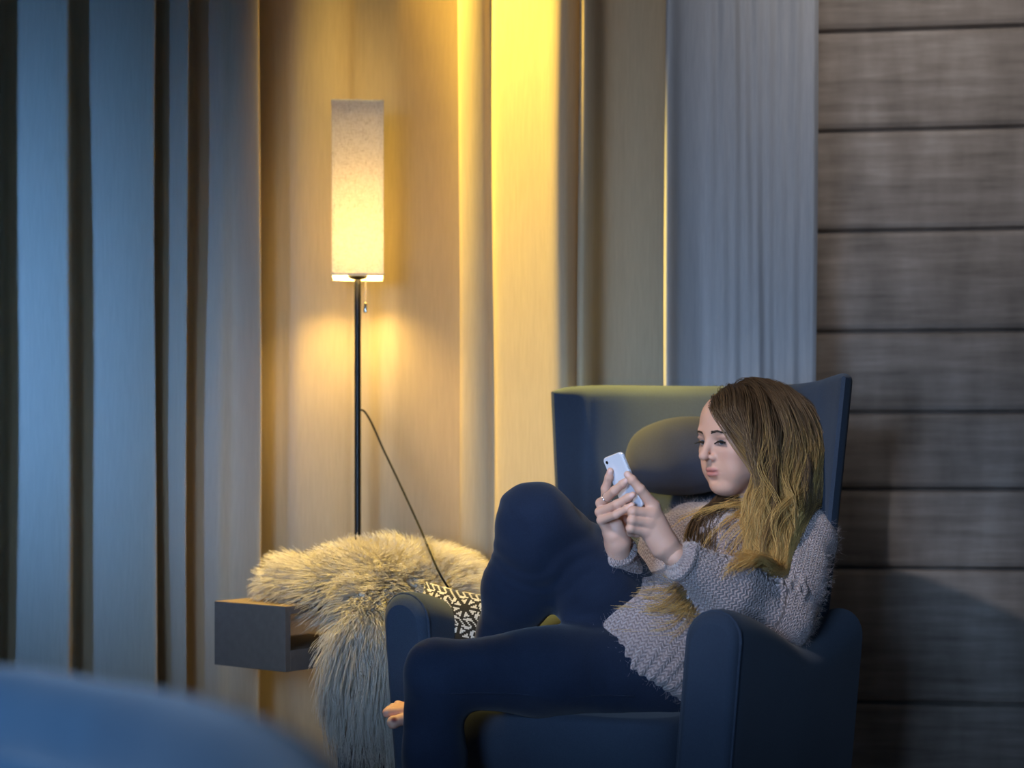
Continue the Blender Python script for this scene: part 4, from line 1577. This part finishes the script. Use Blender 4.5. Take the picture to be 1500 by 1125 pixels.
extra = lambda p, i: 0.035 * np.stack([np.sin(i * 0.55 + wv[:, 0] * 5), np.cos(i * 0.5 + wv[:, 1] * 5), np.zeros(NG)], 1) * min(i / 12, 1) + 0.035 * f_h * ((ql[:, 1] > -0.01) & (sgn > 0) & (i < 13))[:, None] + (0.10 * (n_ax * 0.55 - a_ax * 0.3 + s_ax * 0.12 * sgn[:, None]) * (12 < i < 24))
Gd = grow(roots, d0, steps, ds, extra=extra)
hd_ = Sdf()
hd_.ell(Hd(*hc), hr_, HR)
qg = (Gd - HO) @ HR
dg_ = hd_(Gd.reshape(-1, 3)).reshape(len(Gd), -1)
cu = (Gd - Q(0, 0, 0)) @ U
rise = (np.diff(Gd[:, 9:, 2], axis=1)).max(1)
cb = (Gd - Q(0, 0, 0)) @ Bk
good = ~((cb > 0.50) & (Gd[:, :, 2] < 0.77)).any(1) & (cu.max(1) < 0.39) & (rise < 0.0075) & (qg[:, :, 2].max(1) < 0.146) & ((sgn > 0) | (np.where(qg[:, :, 2] > -0.02, dg_, 0).max(1) < 0.030))
Gd, roots, sgn, LAY, ql = Gd[good], roots[good], sgn[good], LAY[good], ql[good]
NG = len(Gd)
# long front lock lying along the belly
LK = 60
lk = spline([Hd(-0.045, -0.02, -0.06), P(1058, 762, 3.76), P(1040, 810, 3.66), P(1030, 850, 3.62), P(1028, 888, 3.56), P(1000, 915, 3.52), P(955, 915, 3.52), P(915, 895, 3.54)], steps + 1)
lock = lk[None] + wob(np.repeat(rng.normal(size=(LK, 1, 3)), 1, 1).reshape(-1, 3), 2, 9)[:, None] * 0.012 + rng.normal(size=(LK, 1, 3)) * np.linspace(0.004, 0.022, steps + 1)[None, :, None]
flat = lock.reshape(-1, 3)
for _ in range(4):
    dist = sw(flat)
    tgt = 0.004 + 0.010 * np.repeat(rng.random(LK), steps + 1)
    m_ = dist < tgt
    flat[m_] += sw.grad(flat[m_]) * (tgt - dist)[m_][:, None] * 0.8
    far = dist > 0.03
    flat[far] -= sw.grad(flat[far]) * (dist[far] - 0.03)[:, None] * 0.6
lock = flat.reshape(LK, steps + 1, 3)
for _ in range(3):
    lock[:, 1:-1] = (lock[:, :-2] + lock[:, 1:-1] * 2 + lock[:, 2:]) / 4
G_all = np.concatenate([Gd, lock])
KK = 7
n = len(G_all)
S = 24
base = spline_many(G_all, S)
fa = WRL - ELL
ft_ = np.clip(((Gd - ELL) @ fa) / (fa @ fa), 0, 1)
onarm = np.linalg.norm(Gd - ELL - ft_[..., None] * fa, axis=2) < 0.079 - 0.016 * ft_
onarm[:, :14] = False
stop = np.where(onarm.any(1), onarm.argmax(1) + 1.5, steps) / steps
CUT = np.concatenate([np.where(sgn > 0, stop, 0.42), 0.60 + 0.40 * rng.random(LK)])
tt = np.linspace(0, 1, S)
spread = (0.0032 + 0.0015 * np.sin(tt * 3.14) - 0.0015 * tt)[None, :, None]
strands, shades = [], []
wave_ph = wob(np.concatenate([roots, lock[:, 0]]), 30, 11)
amp = 0.020 * np.clip((tt - 0.22) / 0.5, 0, 1)[None, :]
wx = np.stack([np.sin(tt[None] * 17 + wave_ph[:, :1] * 3.2), 0.6 * np.cos(tt[None] * 15 + wave_ph[:, 1:2] * 3.2), np.zeros((n, S))], -1) * amp[..., None]
base = base + wx
for k in range(KK):
    o = rng.normal(size=(n, 1, 3)) * spread + rng.normal(size=(n, 1, 3)) * 0.004 * (tt**2)[None, :, None]
    o[:, 0] *= 0.6
    c = base + o
    cut = (0.82 + 0.18 * rng.random(n)) * CUT
    ix = tt[None] * cut[:, None] * (S - 1)
    i0 = np.minimum(ix.astype(int), S - 2)
    fr_ = (ix - i0)[..., None]
    c = np.take_along_axis(c, i0[..., None].repeat(3, 2), 1) * (1 - fr_) + np.take_along_axis(c, (i0 + 1)[..., None].repeat(3, 2), 1) * fr_
    strands.append(c)
    shd = np.clip(tt[None] * CUT[:, None] * 1.35 + np.concatenate([np.full(NG, -0.13), np.full(LK, 0.12)])[:, None] + 0.12 * rng.normal(size=(n, 1)) + 0.20 * wave_ph[:, 2:3], 0.02, 1)  # tone rises to the tips, carrying the painted lamp yellow
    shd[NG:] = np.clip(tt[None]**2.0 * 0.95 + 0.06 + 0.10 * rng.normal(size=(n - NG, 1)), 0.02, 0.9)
    shades.append(shd)
C = np.concatenate(strands)
shd = np.concatenate(shades)
# no strand inside the head, the neck or the sweater
flat = C.reshape(-1, 3)
dist = coll(flat)
m_ = dist < 0.0015
flat[m_] += coll.grad(flat[m_]) * (0.0015 - dist[m_])[:, None]
C = flat.reshape(C.shape)
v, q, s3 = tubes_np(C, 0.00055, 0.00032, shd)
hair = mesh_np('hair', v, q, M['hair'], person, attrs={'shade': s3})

# ------------------------------------------------------------------ phone in the hands
phone = thing('smartphone', tuple(PH_C), 'white smartphone held up in both hands', 'phone')


def rounded_slab(w, h, t, r, c=0.0, n=8, e=0.0012):
    R = []
    for ins, zz in ((e, -t / 2), (0.0003, -t / 2 + e), (0, 0), (0.0003, t / 2 - e), (e, t / 2)):
        ring = []
        for (sx, sy, a0) in ((1, 1, 0), (-1, 1, 90), (-1, -1, 180), (1, -1, 270)):
            for a in np.linspace(a0, a0 + 90, n):
                ring.append(ph(sx * (w / 2 - r) + (r - ins) * math.cos(math.radians(a)), sy * (h / 2 - r) + (r - ins) * math.sin(math.radians(a)), zz + c))
        R.append(ring)
    m = Mesh()
    m.rings(R)
    return m


rounded_slab(0.0586, 0.1152, 0.0093, 0.0088).build('phone_body', M['phone'], phone)
rounded_slab(0.0592, 0.1158, 0.0030, 0.0090).build('phone_edge', M['phone_edge'], phone)
rounded_slab(0.0500, 0.0750, 0.0006, 0.001, -0.0047, e=0.0001).build('phone_screen', M['screen'], phone)
m = Mesh()
cc = ph(-0.0195, -0.047, 0.0047)
m.tube([cc, cc + ph_n * 0.0006], 0.0035, 14)
m.build('camera_lens', M['black_metal'], phone)
